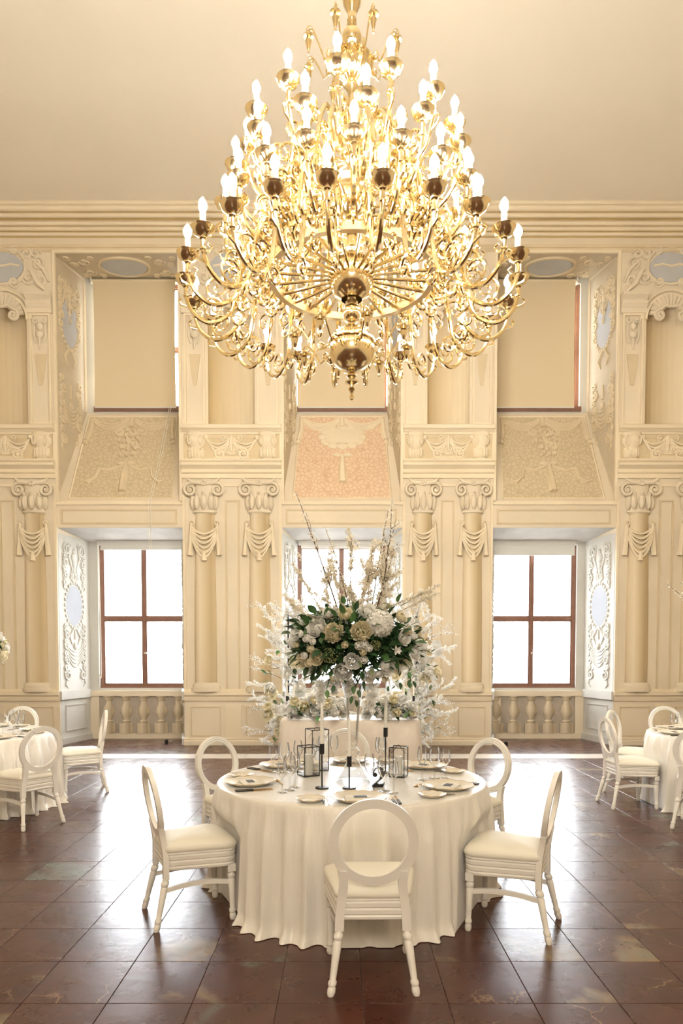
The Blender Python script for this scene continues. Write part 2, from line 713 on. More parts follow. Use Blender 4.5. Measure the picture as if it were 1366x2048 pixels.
for j in range(int((YF - ty0) / TY) - 1, int((YB - ty0) / TY) + 2):
    for i in range(int((XL - tx0) / TX) - 1, int((XR - tx0) / TX) + 2):
        x, y = tx0 + i * TX, ty0 + j * TY
        if x < XL or x + TX > XR or y < YF or y + TY > YB + 0.25:
            continue
        cx, cy = x + TX / 2, y + TY / 2
        inview = cy > 2.75 and abs(cx) < 0.5 * cy + TX
        # under the round tables nothing shows
        if (cx - 0.068) ** 2 + (cy - 4.65) ** 2 < 0.55 ** 2:
            inview = False
        (near if inview else rest).append((cy, x, y))
near.sort()
rest += near[300:]
near = near[:300]
for cy, x, y in near:
    obj('tile', tile_me, fl, (x, y, 0))
rm = MB()
rv = [v for v in tm.v]
for cy, x, y in rest:
    rm.add([(a + x, b + y, c) for a, b, c in rv], tm.f)
ro = rm.build('distant_tiles', 'tile_marble', fl, smooth=0)
tag(ro, kind='stuff')
st = MB()
y0, y1 = on(683, 1517).y, on(683, 1508).y
nst = 12
for i in range(nst):
    w_ = (XR - XL) / nst
    st = MB().box(XL + i * w_ + 0.003, XL + (i + 1) * w_ - 0.003, y0, y1, -0.005, 0.002)
    st.build('marble_strip', 'strip_marble', fl, smooth=0)

# ---- ceiling and the three walls out of sight
ce = MB().box(XL - 0.2, XR + 0.2, YF - 0.2, YB + 0.3, Z_CEIL, Z_CEIL + 0.2).build('ceiling', 'ceiling_paint', smooth=0)
tag(ce, 'plain warm beige plaster ceiling', kind='structure')
for n_, x0, x1 in (('wall_left', XL - 0.2, XL), ('wall_right', XR, XR + 0.2)):
    tag(MB().box(x0, x1, YF, YB + 0.3, 0, Z_CEIL).build(n_, 'wall_cream', smooth=0), 'plain cream side wall', kind='structure')
tag(MB().box(XL, XR, YF - 0.2, YF, 0, Z_CEIL).build('wall_front', 'wall_cream', smooth=0), 'plain cream wall behind the viewer', kind='structure')


def portal(loc, sx, sz, facing):
    d = bpy.data.lights.new('window_daylight', 'AREA')
    d.shape = 'RECTANGLE'
    d.size, d.size_y = sx, sz
    d.cycles.is_portal = True
    o = bpy.data.objects.new('window_daylight', d)
    COL.objects.link(o)
    o.location = loc
    o.rotation_euler = (radians(90) * facing, 0, 0)


for a, b, c in NICHES:
    portal((c, YB + 0.24, (Z_WIN0 + Z_WIN1) / 2), 2 * WW, Z_WIN1 - Z_WIN0, -1)

# ---- the wall in view: window wall at the back of the niches
wb = MB()
XN = [(a + SPLAY, b - SPLAY, c) for a, b, c in NICHES]
TH = 0.3
prev = XL
for a2, b2, c in XN:
    x0, x1 = c - WW, c + WW
    wb.box(prev, x0, YB, YB + TH, 0, Z_CEIL)
    for z0, z1 in ((0, Z_WIN0), (Z_WIN1, Z_UP0), (Z_UP1, Z_CEIL)):
        wb.box(x0, x1, YB, YB + TH, z0, z1)
    prev = x1
wb.box(prev, XR, YB, YB + TH, 0, Z_CEIL)
WALL = wb.build('wall_back', 'reveal_plaster', smooth=0)
tag(WALL, 'cream wall painted with columns, niches and deep window bays', kind='structure')


def W(mb, name, m, smooth=40, **k):
    return mb.build(name, m, WALL, smooth=smooth, **k)


# ---- piers
Z_BAL = zw(866)       # top of the painted balcony rail on the piers
PIERS = [(XL, -4.93, -5.79, 0.86), (-2.75, -1.035, -1.892, 0.8575), (1.06, 2.62, 1.84, 0.78), (4.76, XR, 5.62, 0.86)]
NH_W = 0.40           # half width of the painted niche
for x0, x1, xc, hw in PIERS:
    m = MB()
    k = hw / 0.86
    nz0, nz1 = zw(850), zw(640)
    w = NH_W * k
    # face below, beside and above the niche
    m.quad((x0, YW, 0), (x1, YW, 0), (x1, YW, nz0), (x0, YW, nz0))
    arc = [(xc + w * cos(pi - pi * i / 14), nz1 + w * sin(pi - pi * i / 14)) for i in range(15)]
    hole = [(xc - w, nz0)] + arc + [(xc + w, nz0)]
    outer = [(x0, nz0)] + [(x0 + (x1 - x0) * (0 if i < 4 else 1 if i > 10 else (i - 4) / 6), Z_CEIL if 3 < i < 11 else nz1 + (Z_CEIL - nz1) * min(i, 14 - i) / 4) for i in range(15)] + [(x1, nz0)]
    for i in range(len(hole) - 1):
        a, b, c_, d = outer[i], outer[i + 1], hole[i + 1], hole[i]
        m.quad((a[0], YW, a[1]), (d[0], YW, d[1]), (c_[0], YW, c_[1]), (b[0], YW, b[1]))
    # cheeks of the pier (the reveals of the window bays)
    if x0 > XL:
        m.quad((x0, YW, 0), (x0, YW, Z_CEIL), (x0 - SPLAY, YB, Z_CEIL), (x0 - SPLAY, YB, 0))
    if x1 < XR:
        m.quad((x1, YW, 0), (x1 + SPLAY, YB, 0), (x1 + SPLAY, YB, Z_CEIL), (x1, YW, Z_CEIL))
    W(m, 'pier', 'wall_cream', smooth=0)
    nb = MB()
    n = 12
    dep = 0.26
    rows = [nz0] + [nz1]
    prof = [(xc - w * cos(pi * i / n), YW + dep * sin(pi * i / n)) for i in range(n + 1)]
    for i in range(n):
        nb.quad((prof[i][0], prof[i][1], nz0), (prof[i + 1][0], prof[i + 1][1], nz0), (prof[i + 1][0], prof[i + 1][1], nz1), (prof[i][0], prof[i][1], nz1))
    g = []
    for j in range(7):
        e = pi / 2 * j / 6
        g.append([(xc - w * cos(pi * i / n) * cos(e), YW + dep * sin(pi * i / n) * cos(e), nz1 + w * sin(e)) for i in range(n + 1)])
    for j in range(6):
        for i in range(n):
            nb.quad(g[j][i], g[j][i + 1], g[j + 1][i + 1], g[j + 1][i])
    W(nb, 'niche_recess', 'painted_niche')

# ---- blocks between the piers: head of the lower bay with the sloping sill, head of the upper bay
for q, (a, b, c) in enumerate(NICHES):
    def blk(prof, name, m):
        mb = MB()
        A = []
        B = []
        for y, z in prof:
            s = SPLAY * (y - YW) / (YB - YW)
            A.append((a + s, y, z))
            B.append((b - s, y, z))
        n = len(prof)
        for i in range(n):
            j = (i + 1) % n
            mb.quad(A[i], B[i], B[j], A[j])
        return W(mb, name, m, smooth=0)
    blk([(YW, Z_LHEAD_F), (YW, Z_SILL_F), (YW + 0.04, Z_SILL_F + 0.02), (YB, Z_SILL_B), (YB, Z_LHEAD_B)], 'bay_spandrel', 'wall_cream')
    blk([(YW + 0.001, Z_LHEAD_F - 0.003), (YB, Z_LHEAD_B - 0.003), (YB, Z_LHEAD_B), (YW + 0.001, Z_LHEAD_F)], 'bay_soffit', 'soffit_plaster')
    blk([(YW, Z_UHEAD_F), (YW, Z_CEIL), (YB, Z_CEIL), (YB, Z_UHEAD_B)], 'bay_head', 'wall_cream')

# ---- cornice under the ceiling: one long moulding
z0, z1 = zw(474), Z_CEIL
hC = z1 - z0
cor = [(YW + 0.01, z0 - 0.02)]
steps = [(0.03, 0.0), (0.05, 0.04), (0.05, 0.10), (0.10, 0.13), (0.12, 0.19), (0.12, 0.25), (0.15, 0.27), (0.19, 0.33), (0.19, 0.40), (0.16, 0.43), (0.17, 0.50),
         (0.24, 0.55), (0.27, 0.61), (0.27, 0.66), (0.31, 0.68), (0.36, 0.76), (0.39, 0.84), (0.39, 0.90), (0.43, 0.93), (0.43, 1.0)]
for d, t in steps:
    cor.append((YW - d, z0 + hC * t))
cor.append((YW + 0.01, z1))
CORN = W(MB().profile_x(cor, XL, XR), 'cornice', 'cornice_shade', smooth=25)
for t, d, r in ((0.06, 0.05, 0.03), (0.22, 0.12, 0.035), (0.36, 0.19, 0.035), (0.50, 0.17, 0.022), (0.63, 0.27, 0.04), (0.80, 0.37, 0.05), (0.95, 0.43, 0.035)):
    MB().tube([(XL, YW - d, z0 + hC * t), (XR, YW - d, z0 + hC * t)], r, 10).build('cornice_bead', 'wall_light', CORN)
zf = zw(499)
W(MB().profile_x([(YW + 0.01, zf - 0.05), (YW - 0.02, zf - 0.04), (YW - 0.045, zf), (YW - 0.02, zf + 0.03), (YW - 0.03, zf + 0.07), (YW + 0.01, zf + 0.08)], XL, XR), 'frieze_moulding', 'relief_shade')


def frame_box(mb, x0, x1, z0, z1, w, y0, y1):
    """four mitred-looking bars round a panel"""
    mb.box(x0, x1, y0, y1, z0, z0 + w)
    mb.box(x0, x1, y0, y1, z1 - w, z1)
    mb.box(x0, x0 + w, y0, y1, z0 + w, z1 - w)
    mb.box(x1 - w, x1, y0, y1, z0 + w, z1 - w)
    return mb


# ---- ornament of one pier, local x = -0.86 .. 0.86, y = 0 on the wall face, z from the floor
def arc_pts(x0, x1, z, drop, y, n=12):
    return [(x0 + (x1 - x0) * i / n, y, z - drop * (1 - (2 * i / n - 1) ** 2)) for i in range(n + 1)]


def flat(mb, pts2, r, y=0.0, n=6):
    """tube laid on the wall through (x, z) points"""
    return mb.tube([(u, y, v) for u, v in pts2], r, n)


def taper(n, r, e=0.35):
    return [r * (e + (1 - e) * sin(pi * min(1, (i + 0.8) / (n * 0.75)) / 2) * (1 if i < n * 0.6 else max(0.25, 1 - (i - n * 0.6) / (n * 0.5)))) for i in range(n)]


zd = {k: zw(k) for k in (850, 865, 922, 957, 962, 1027, 1058, 1122, 1365, 1383, 1400, 1408, 1478, 1490)}
PO = []               # (mesh, name, material, children) of the shared pier ornament


def moulding(prof):
    return MB().profile_x(prof, -0.862, 0.862)


def put(parent, mb, name, m, smooth=40, loc=(0, 0, 0)):
    return mb.build(name, m, parent, loc=loc, smooth=smooth)


ORN = empty('pier_ornament_source')
# balcony rail
za, zc = zd[865], zd[850]
put(ORN, moulding([(0.02, za), (-0.05, za), (-0.07, za + 0.03), (-0.11, za + 0.045), (-0.12, za + 0.10), (-0.10, zc - 0.015), (-0.06, zc), (0.02, zc)]), 'balcony_rail', 'wall_light')
# entablature below it
zb0, zb1 = zd[957], zd[922]
h = zb1 - zb0
put(ORN, moulding([(0.02, zb0), (-0.03, zb0), (-0.04, zb0 + .18 * h), (-0.03, zb0 + .24 * h), (-0.06, zb0 + .30 * h), (-0.06, zb0 + .46 * h), (-0.05, zb0 + .5 * h),
                   (-0.09, zb0 + .60 * h), (-0.12, zb0 + .68 * h), (-0.12, zb0 + .80 * h), (-0.10, zb0 + .84 * h), (-0.13, zb0 + .92 * h), (-0.13, zb1), (0.02, zb1)]), 'entablature', 'wall_light')
# frieze: sunk ground, urns, shell with scrolls and drape
f0, f1 = zd[922], zd[865]
put(ORN, frame_box(MB(), -0.862, 0.862, f0, f1, 0.035, -0.03, 0.01), 'frieze_frame', 'wall_light', 0)
put(ORN, MB().box(-0.83, 0.83, -0.008, 0.01, f0 + 0.03, f1 - 0.03), 'frieze_ground', 'frieze_ground', 0)
put(ORN, MB().box(-0.6, 0.6, -0.014, 0.01, f1 - 0.10, f1 - 0.035), 'frieze_band', 'relief_shade', 0)
H = f1 - f0
urn_p = [(0.05, 0.02), (0.12, 0.03), (0.12, 0.07), (0.09, 0.10), (0.13, 0.2), (0.15, 0.36), (0.10, 0.42), (0.105, 0.46), (0.17, 0.62), (0.175, 0.75), (0.13, 0.86), (0.16, 0.93), (0.165, 0.98), (0.02, 0.98)]
for sx in (-1, 1):
    u = MB().lathe([(r, f0 + z * H) for r, z in urn_p], 14, pi, 2 * pi, sy=0.55)
    for i in range(7):
        a = pi + pi * (i + 0.5) / 7
        u.ell((0.125 * cos(a), 0.07 * sin(a), f0 + 0.28 * H), (0.028, 0.02, 0.09), 6, 5)
    for s2 in (-1, 1):
        u.tube([(s2 * 0.10 + 0.03 * cos(t * pi / 5), -0.09, f0 + 0.7 * H + 0.08 * sin(t * pi / 5)) for t in range(11)], 0.012, 5)
    put(ORN, u, 'urn', 'wall_light', 40, (sx * 0.62, -0.01, 0))
sh = MB()
for s in (-1, 1):
    pts = spiral((s * 0.20, f0 + 0.23 * H), 0.095, 1.6, pi / 2 if s > 0 else pi / 2, -s)
    flat(sh, [(s * 0.02, f0 + 0.62 * H), (s * 0.12, f0 + 0.46 * H)] + pts, [0.02, 0.024] + [0.024] * 12 + [0.018] * 11, -0.02)
    flat(sh, spiral((s * 0.14, f1 - 0.10), 0.05, 1.3, -pi / 2, s), 0.014, -0.02)
    sh.ell((s * 0.20, -0.03, f0 + 0.23 * H), (0.03, 0.03, 0.03))
for i in range(9):
    a = radians(20 + 140 * i / 8)
    flat(sh, [(0.03 * cos(a), f0 + 0.17 * H + 0.02), (0.17 * cos(a), f0 + 0.17 * H + 0.24 * sin(a))], [0.008, 0.022], -0.015)
sh.box(-0.3, 0.3, -0.03, 0.01, f0 + 0.03, f0 + 0.09 * H + 0.03)
put(ORN, sh, 'shell_scroll', 'wall_light')
for s in (-1, 1):
    dr = MB()
    for i in range(4):
        dr.tube(arc_pts(s * 0.03, s * (0.46 - 0.02 * i), f1 - 0.09 - 0.02 * i, 0.12 + 0.035 * i, -0.03 + 0.004 * i), 0.017, 5)
    dr.ell((s * 0.44, -0.03, f1 - 0.09), (0.045, 0.04, 0.045))
    put(ORN, dr, 'drape', 'wall_light')
fr = MB()
flat(fr, [(0, f1 - 0.07), (-0.01, f1 - 0.2), (0.0, f1 - 0.33)], [0.03, 0.035, 0.012], -0.03)
put(ORN, fr, 'tassel', 'wall_light')


# column: shaft with capital, base and drapery as its pieces
def column(parent, x):
    zs0, zs1 = zd[1365], zd[1027]
    R = 0.185
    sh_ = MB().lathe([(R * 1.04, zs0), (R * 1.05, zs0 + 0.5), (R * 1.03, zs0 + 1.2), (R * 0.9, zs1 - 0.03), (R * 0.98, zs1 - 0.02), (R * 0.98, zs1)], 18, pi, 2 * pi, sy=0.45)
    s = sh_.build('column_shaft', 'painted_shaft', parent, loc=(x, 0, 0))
    cb = MB().lathe([(R * 1.4, zd[1383]), (R * 1.4, zd[1383] + 0.06), (R * 1.25, zd[1383] + 0.07), (R * 1.3, zd[1383] + 0.10), (R * 1.2, zs0 - 0.02), (R * 1.08, zs0)], 18, pi, 2 * pi, sy=0.5)
    cb.build('column_base', 'wall_cream', s)
    c0, c1 = zs1, zd[962]
    hh = c1 - c0
    cp = MB().lathe([(R * 1.08, c0), (R * 1.14, c0 + 0.02), (R * 1.08, c0 + 0.04), (R * 1.0, c0 + .10 * hh), (R * 1.05, c0 + .3 * hh), (R * 1.0, c0 + .6 * hh), (R * 0.95, c0 + .9 * hh)], 16, pi, 2 * pi, sy=0.5)
    for i in range(5):
        a = pi + pi * (i + 0.5) / 5
        cx, cy = R * 1.12 * cos(a), R * 0.62 * sin(a)
        cp.ell((cx, cy, c0 + .32 * hh), (0.055, 0.05, .235 * hh), 10, 8)
        cp.ell((cx * 1.08, cy - 0.02, c0 + .30 * hh), (0.028, 0.04, .17 * hh), 8, 6)
        cp.tube([(cx, cy - .01, c0 + .50 * hh), (cx * 1.08, cy - .035, c0 + .60 * hh), (cx * 1.12, cy - 0.055, c0 + .56 * hh)], [0.03, 0.026, 0.012], 6)
    for sx in (-1, 1):
        sp = spiral((sx * R * 1.25, c0 + .70 * hh), 0.115, 1.7, pi / 2, -sx)
        cp.tube([(u, -0.09, v) for u, v in [(0, c0 + .86 * hh), (sx * R * .6, c0 + .90 * hh)] + sp], [0.024, 0.028] + [0.028] * 12 + [0.018] * 11, 6)
        cp.ell((sx * R * 1.25, -0.09, c0 + .70 * hh), (0.03, 0.03, 0.03), 7, 5)
        # curled-up ends of the abacus
        cp.tube([(0, -0.08, c0 + .93 * hh), (sx * .12, -0.09, c0 + .92 * hh), (sx * .22, -0.10, c0 + .95 * hh), (sx * .28, -0.10, c1 + .02)], [0.035, 0.033, 0.03, 0.014], 6)
    for i in range(6):
        a = i * pi / 3
        cp.ell((0.035 * cos(a), -0.12, c0 + .9 * hh + 0.035 * sin(a)), (0.022, 0.015, 0.022), 6, 4)
    cp.build('capital', 'wall_cream', s)
    # drapery hung across the shaft
    z = zd[1058]
    sw = MB()
    for i in range(6):
        sw.tube(arc_pts(-R * 1.12, R * 1.12, z - 0.035 * i, 0.10 + 0.045 * i, -0.10 - 0.012 * sin(i)), 0.022, 5)
    for sx in (-1, 1):
        sw.tube([(sx * R * 1.2, -0.06, z + 0.09), (sx * R * 1.22, -0.07, z), (sx * R * 1.28, -0.06, z - 0.25), (sx * R * 1.36, -0.05, z - 0.46)], [0.015, 0.03, 0.04, 0.05], 6)
        sw.tube([(sx * R * 1.15 + 0.04 * cos(t), -0.06, z + 0.09 + 0.04 * sin(t)) for t in (0, 1, 2, 3, 4, 5, 6)], 0.012, 5)
    sw.tube([(0, -0.10, z - 0.40), (0, -0.10, z - 0.47), (0, -0.10, z - 0.56)], [0.018, 0.04, 0.05], 7)
    sw.build('drapery_swag', 'wall_light', s)
    return s


for x in (-0.475, 0.475):
    column(ORN, x)
# tall sunk panel between the columns
zp0, zp1 = zd[1400], zw(1000)
put(ORN, frame_box(MB(), -0.125, 0.125, zp0, zp1, 0.03, -0.018, 0.01), 'centre_panel', 'relief_shade', 0)
put(ORN, frame_box(MB(), -0.86, 0.86, zd[1383], zw(968), 0.045, -0.02, 0.01), 'bay_frame', 'wall_light', 0)
# dado
d0, d1 = zd[1400], zd[1383]
put(ORN, moulding([(0.02, d0 - 0.02), (-0.02, d0 - 0.02), (-0.03, d0), (-0.03, d0 + .4 * (d1 - d0)), (-0.06, d0 + .6 * (d1 - d0)), (-0.06, d1), (0.02, d1)]), 'dado_rail', 'wall_light')
for x0, x1 in ((-0.75, -0.22), (0.22, 0.75)):
    put(ORN, frame_box(MB(), x0, x1, zd[1478] + 0.05, zd[1408] - 0.04, 0.02, -0.014, 0.01), 'dado_panel', 'relief_shade', 0)
put(ORN, MB().box(-0.13, 0.13, -0.012, 0.01, zd[1478], zd[1408]), 'dado_strip', 'wall_light', 0)
put(ORN, moulding([(0.02, 0), (-0.06, 0), (-0.06, 0.07), (-0.035, 0.09), (-0.04, 0.11), (-0.015, 0.13), (0.02, 0.13)]), 'skirting', 'wall_cream')
# pilasters beside the niche with consoles and pendants, arch, cartouche
p0, p1 = zd[850], zw(628)
for s in (-1, 1):
    pl = frame_box(MB(), -0.18, 0.18, p0, p1, 0.035, -0.03, 0.01)
    put(ORN, pl, 'pilaster_frame', 'wall_light', 0, (s * 0.63, 0, 0))
    cs = MB()
    zt = zw(590)
    hh = zt - p1
    cs.profile_x([(0.02, p1), (-0.05, p1), (-0.06, p1 + .25 * hh), (-0.05, p1 + .3 * hh), (-0.09, p1 + .45 * hh), (-0.09, p1 + .6 * hh), (-0.05, p1 + .62 * hh), (-0.07, p1 + .7 * hh), (-0.13, p1 + .85 * hh), (-0.13, zt), (0.02, zt)], -0.22, 0.22)
    put(ORN, cs, 'pilaster_capital', 'wall_cream', 25, (s * 0.63, 0, 0))
    en = MB()
    z = p1 - 0.12
    for sx in (-1, 1):
        flat(en, spiral((sx * 0.07, z), 0.055, 1.4, pi / 2, -sx), 0.014, -0.03)
        flat(en, [(sx * 0.09, z - 0.05), (sx * 0.10, z - 0.25), (sx * 0.06, z - 0.38)], [0.014, 0.02, 0.01], -0.02)
    en.ell((0, -0.035, z - 0.10), (0.05, 0.04, 0.065))
    en.ell((0, -0.035, z - 0.24), (0.06, 0.03, 0.06))
    flat(en, [(0, z - 0.26), (0, z - 0.48)], [0.025, 0.012], -0.03)
    put(ORN, en, 'mask_pendant', 'wall_cream', 40, (s * 0.63, 0, 0))
    tr = MB().plate([(-0.10, p1 - 0.68), (0.10, p1 - 0.68), (0.03, p1 - 1.2), (-0.03, p1 - 1.2)], -0.018, 0.01)
    put(ORN, tr, 'tapered_pendant', 'relief_shade', 0, (s * 0.63, 0, 0))
zsp = zw(640)
ar = MB()
for rr, q in ((NH_W + 0.02, 0.03), (NH_W + 0.09, 0.02)):
    ar.tube([(rr * cos(pi * i / 20), -0.02, zsp + rr * sin(pi * i / 20)) for i in range(21)], q, 6)
put(ORN, ar, 'arch_moulding', 'wall_light')
shl = MB()
for i in range(13):
    a = radians(10 + 160 * i / 12)
    flat(shl, [(0.16 * cos(a), zsp + 0.05 + 0.16 * sin(a)), (0.27 * cos(a), zsp + 0.05 + 0.29 * sin(a)), (0.36 * cos(a), zsp + 0.05 + 0.39 * sin(a))], [0.014, 0.034, 0.038], -0.02)
for s in (-1, 1):
    flat(shl, [(0, zsp + 0.2), (s * 0.1, zsp + 0.22)] + spiral((s * 0.19, zsp + 0.06), 0.10, 1.6, pi / 2, -s), 0.026, -0.05)
put(ORN, shl, 'shell', 'wall_cream')
zk = zw(535)
ct = MB()
for s in (-1, 1):
    for cx, cz, r, a0, d in ((0.42, 0.22, 0.11, pi, -1), (0.45, -0.18, 0.12, pi, 1), (0.22, 0.27, 0.08, 0, 1), (0.2, -0.26, 0.09, 0, -1), (0.62, 0.05, 0.11, pi / 2, -1), (0.66, -0.22, 0.12, 2.4, 1), (0.58, 0.22, 0.09, 0, 1)):
        pts = spiral((s * cx, zk + cz), r, 1.5, a0 if s > 0 else pi - a0, d * s)
        flat(ct, pts, taper(len(pts), 0.03), -0.02)
    flat(ct, [(s * 0.30, zk + 0.25), (s * 0.4, zk + 0.1), (s * 0.4, zk - 0.1), (s * 0.28, zk - 0.24)], 0.03, -0.015)
    flat(ct, [(s * 0.5, zk - 0.05), (s * 0.62, zk - 0.28), (s * 0.76, zk - 0.42)], [0.05, 0.06, 0.02], -0.02)
    flat(ct, [(s * 0.55, zk + 0.1), (s * 0.72, zk - 0.05), (s * 0.8, zk - 0.25)], [0.03, 0.045, 0.02], -0.02)
flat(ct, [(-0.3, zk + 0.26), (0, zk + 0.31), (0.3, zk + 0.26)], 0.028, -0.015)
flat(ct, [(-0.28, zk - 0.25), (0, zk - 0.29), (0.28, zk - 0.25)], 0.028, -0.015)
put(ORN, ct, 'cartouche', 'wall_cream')
put(ORN, MB().plate([(0.36 * cos(2 * pi * i / 24), zk + 0.25 * sin(2 * pi * i / 24)) for i in range(24)], -0.012, 0.01), 'cartouche_field', 'medallion', 0)
rb = MB()
flat(rb, [(-0.3, zk + 0.02), (-0.15, zk + 0.05), (0, zk + 0.02), (0.15, zk + 0.05), (0.3, zk + 0.02)], 0.018, -0.012)
put(ORN, rb, 'cartouche_ribbon', 'wall_light')

learn(ORN)
src = list(KIDS[ORN.name])
for x0, x1, xc, hw in PIERS:
    k = hw / 0.86
    for o in src:
        c = copy_tree(o, WALL)
        c.location = (xc + o.location.x * k, YW, 0)
        c.scale = (k, 1, 1)
for o in src:
    for c in KIDS.get(o.name, ()):
        bpy.data.objects.remove(c)
    bpy.data.objects.remove(o)
bpy.data.objects.remove(ORN)


# ---- window bays: linings, scrollwork, balusters, sills, windows, blinds
class Face:
    """a flat face of the place: origin, u (along), v (up), n (towards the room)"""
    def __init__(s, o, u, v):
        s.o, s.u, s.v = Vector(o), Vector(u).normalized(), Vector(v).normalized()
        s.n = s.u.cross(s.v).normalized()
        if s.n.y > 0:
            s.n = -s.n

    def __call__(s, p):          # local (u, -h, v) as used by flat()
        return s.o + s.u * p[0] + s.v * p[2] - s.n * p[1]


def arabesque(w, z0, z1, zm, mw, mh, swag=True, g=1.0):
    """scrollwork of a window reveal: one side panel of width w (u from 0)"""
    mb = MB()
    c = w / 2
    H_ = z1 - z0
    y = -0.004
    for s in (-1, 1):
        rows = [(0.885, 0.07, 0, 1), (0.80, 0.07, pi / 2, -1), (0.70, 0.08, pi, 1), (0.40, 0.08, 0, -1), (0.30, 0.07, pi / 2, 1), (0.21, 0.07, pi, -1), (0.11, 0.08, 0, 1), (0.93, 0.16, pi / 2, -1), (0.84, 0.11, pi, 1), (0.75, 0.10, 0, -1), (0.34, 0.12, pi / 2, 1), (0.26, 0.10, pi, -1), (0.16, 0.11, 0, 1), (0.06, 0.15, pi / 2, -1)]
        for f_, r, a0, d in rows:
            r = r * w / 0.94
            cx = c + s * (w * 0.5 - r * 0.95 - 0.06)
            pts = spiral((cx, z0 + f_ * H_), r * 0.8, 1.5, a0 if s > 0 else pi - a0, d * s)
            flat(mb, pts, taper(len(pts), 0.026 * g), y)
            flat(mb, [(cx + s * r * .4, z0 + f_ * H_ - r * .7), (cx + s * r * 0.55, z0 + f_ * H_ - r * 1.3), (cx, z0 + f_ * H_ - r * 1.8)], [0.010, 0.02, 0.006], y)
            flat(mb, [(cx - s * r * .2, z0 + f_ * H_ + r * .6), (cx - s * r * 0.7, z0 + f_ * H_ + r * 0.9)], [0.018, 0.006], y)
        # leafy stems beside the medallion
        flat(mb, [(c + s * w * 0.12, z0 + 0.97 * H_), (c + s * w * 0.2, z0 + .88 * H_), (c + s * w * 0.08, z0 + .8 * H_), (c + s * w * 0.14, zm + mh + 0.1)], [0.008, 0.02, 0.018, 0.008], y)
        flat(mb, [(c + s * w * 0.05, zm - mh - 0.05), (c + s * w * 0.2, zm - mh - 0.2), (c + s * w * 0.1, zm - mh - 0.34)], [0.02, 0.026, 0.01], y)
    for i in range(26):
        a = 2 * pi * i / 26
        mb.ell((c + (mw + 0.045) * cos(a), y, zm + (mh + 0.045) * sin(a)), (0.035, 0.022, 0.035), 6, 4)
    for i in range(7):     # palmette over the medallion
        a = radians(25 + 130 * i / 6)
        flat(mb, [(c + 0.03 * cos(a), zm + mh + 0.06), (c + 0.14 * cos(a), zm + mh + 0.08 + 0.15 * sin(a))], [0.008, 0.022], y)
    # figure-like central drop above and cup below
    for k, (rx, rz) in enumerate(((0.05, 0.06), (0.07, 0.09), (0.06, 0.08), (0.045, 0.07), (0.03, 0.06))):
        mb.ell((c + 0.01 * (-1) ** k, y, z0 + 0.92 * H_ - k * 0.11 * H_ / 2.6), (rx, 0.03, rz), 7, 5)
    if swag:
        zs = z0 + 0.27 * H_
        for i in range(5):
            flat(mb, [(c + w * 0.30 * (2 * j / 10 - 1), zs - 0.04 * i - (0.12 + 0.03 * i) * (1 - (2 * j / 10 - 1) ** 2)) for j in range(11)], 0.014, y)
        mb.ell((c, y, zs - 0.02), (0.05, 0.035, 0.07))
        flat(mb, [(c, zs + 0.1), (c, zs + 0.35)], [0.02, 0.012], y)
    return mb


def medallion(c, zm, mw, mh):
    return MB().plate([(c + mw * cos(2 * pi * i / 28), zm + mh * sin(2 * pi * i / 28)) for i in range(28)], -0.008, 0.004)


bal_p = [(0.115, 0.0), (0.115, 0.26), (0.06, 0.265), (0.062, 0.30), (0.085, 0.32), (0.05, 0.36), (0.055, 0.40), (0.10, 0.50), (0.115, 0.58), (0.095, 0.70), (0.06, 0.80), (0.055, 0.88), (0.085, 0.91), (0.06, 0.93), (0.10, 0.97), (0.105, 1.0)]
zB0, zB1 = zb(1466), zb(1392)
bal_me = MB()
hB = zB1 - zB0
bal_me.box(-0.125, 0.125, -0.05, 0.0, 0, 0.27 * hB)
bal_me.lathe([(r, z * hB) for r, z in bal_p[2:]], 14, pi, 2 * pi, sy=0.55)
bal_mesh = bal_me.mesh('baluster', 'painted_baluster')

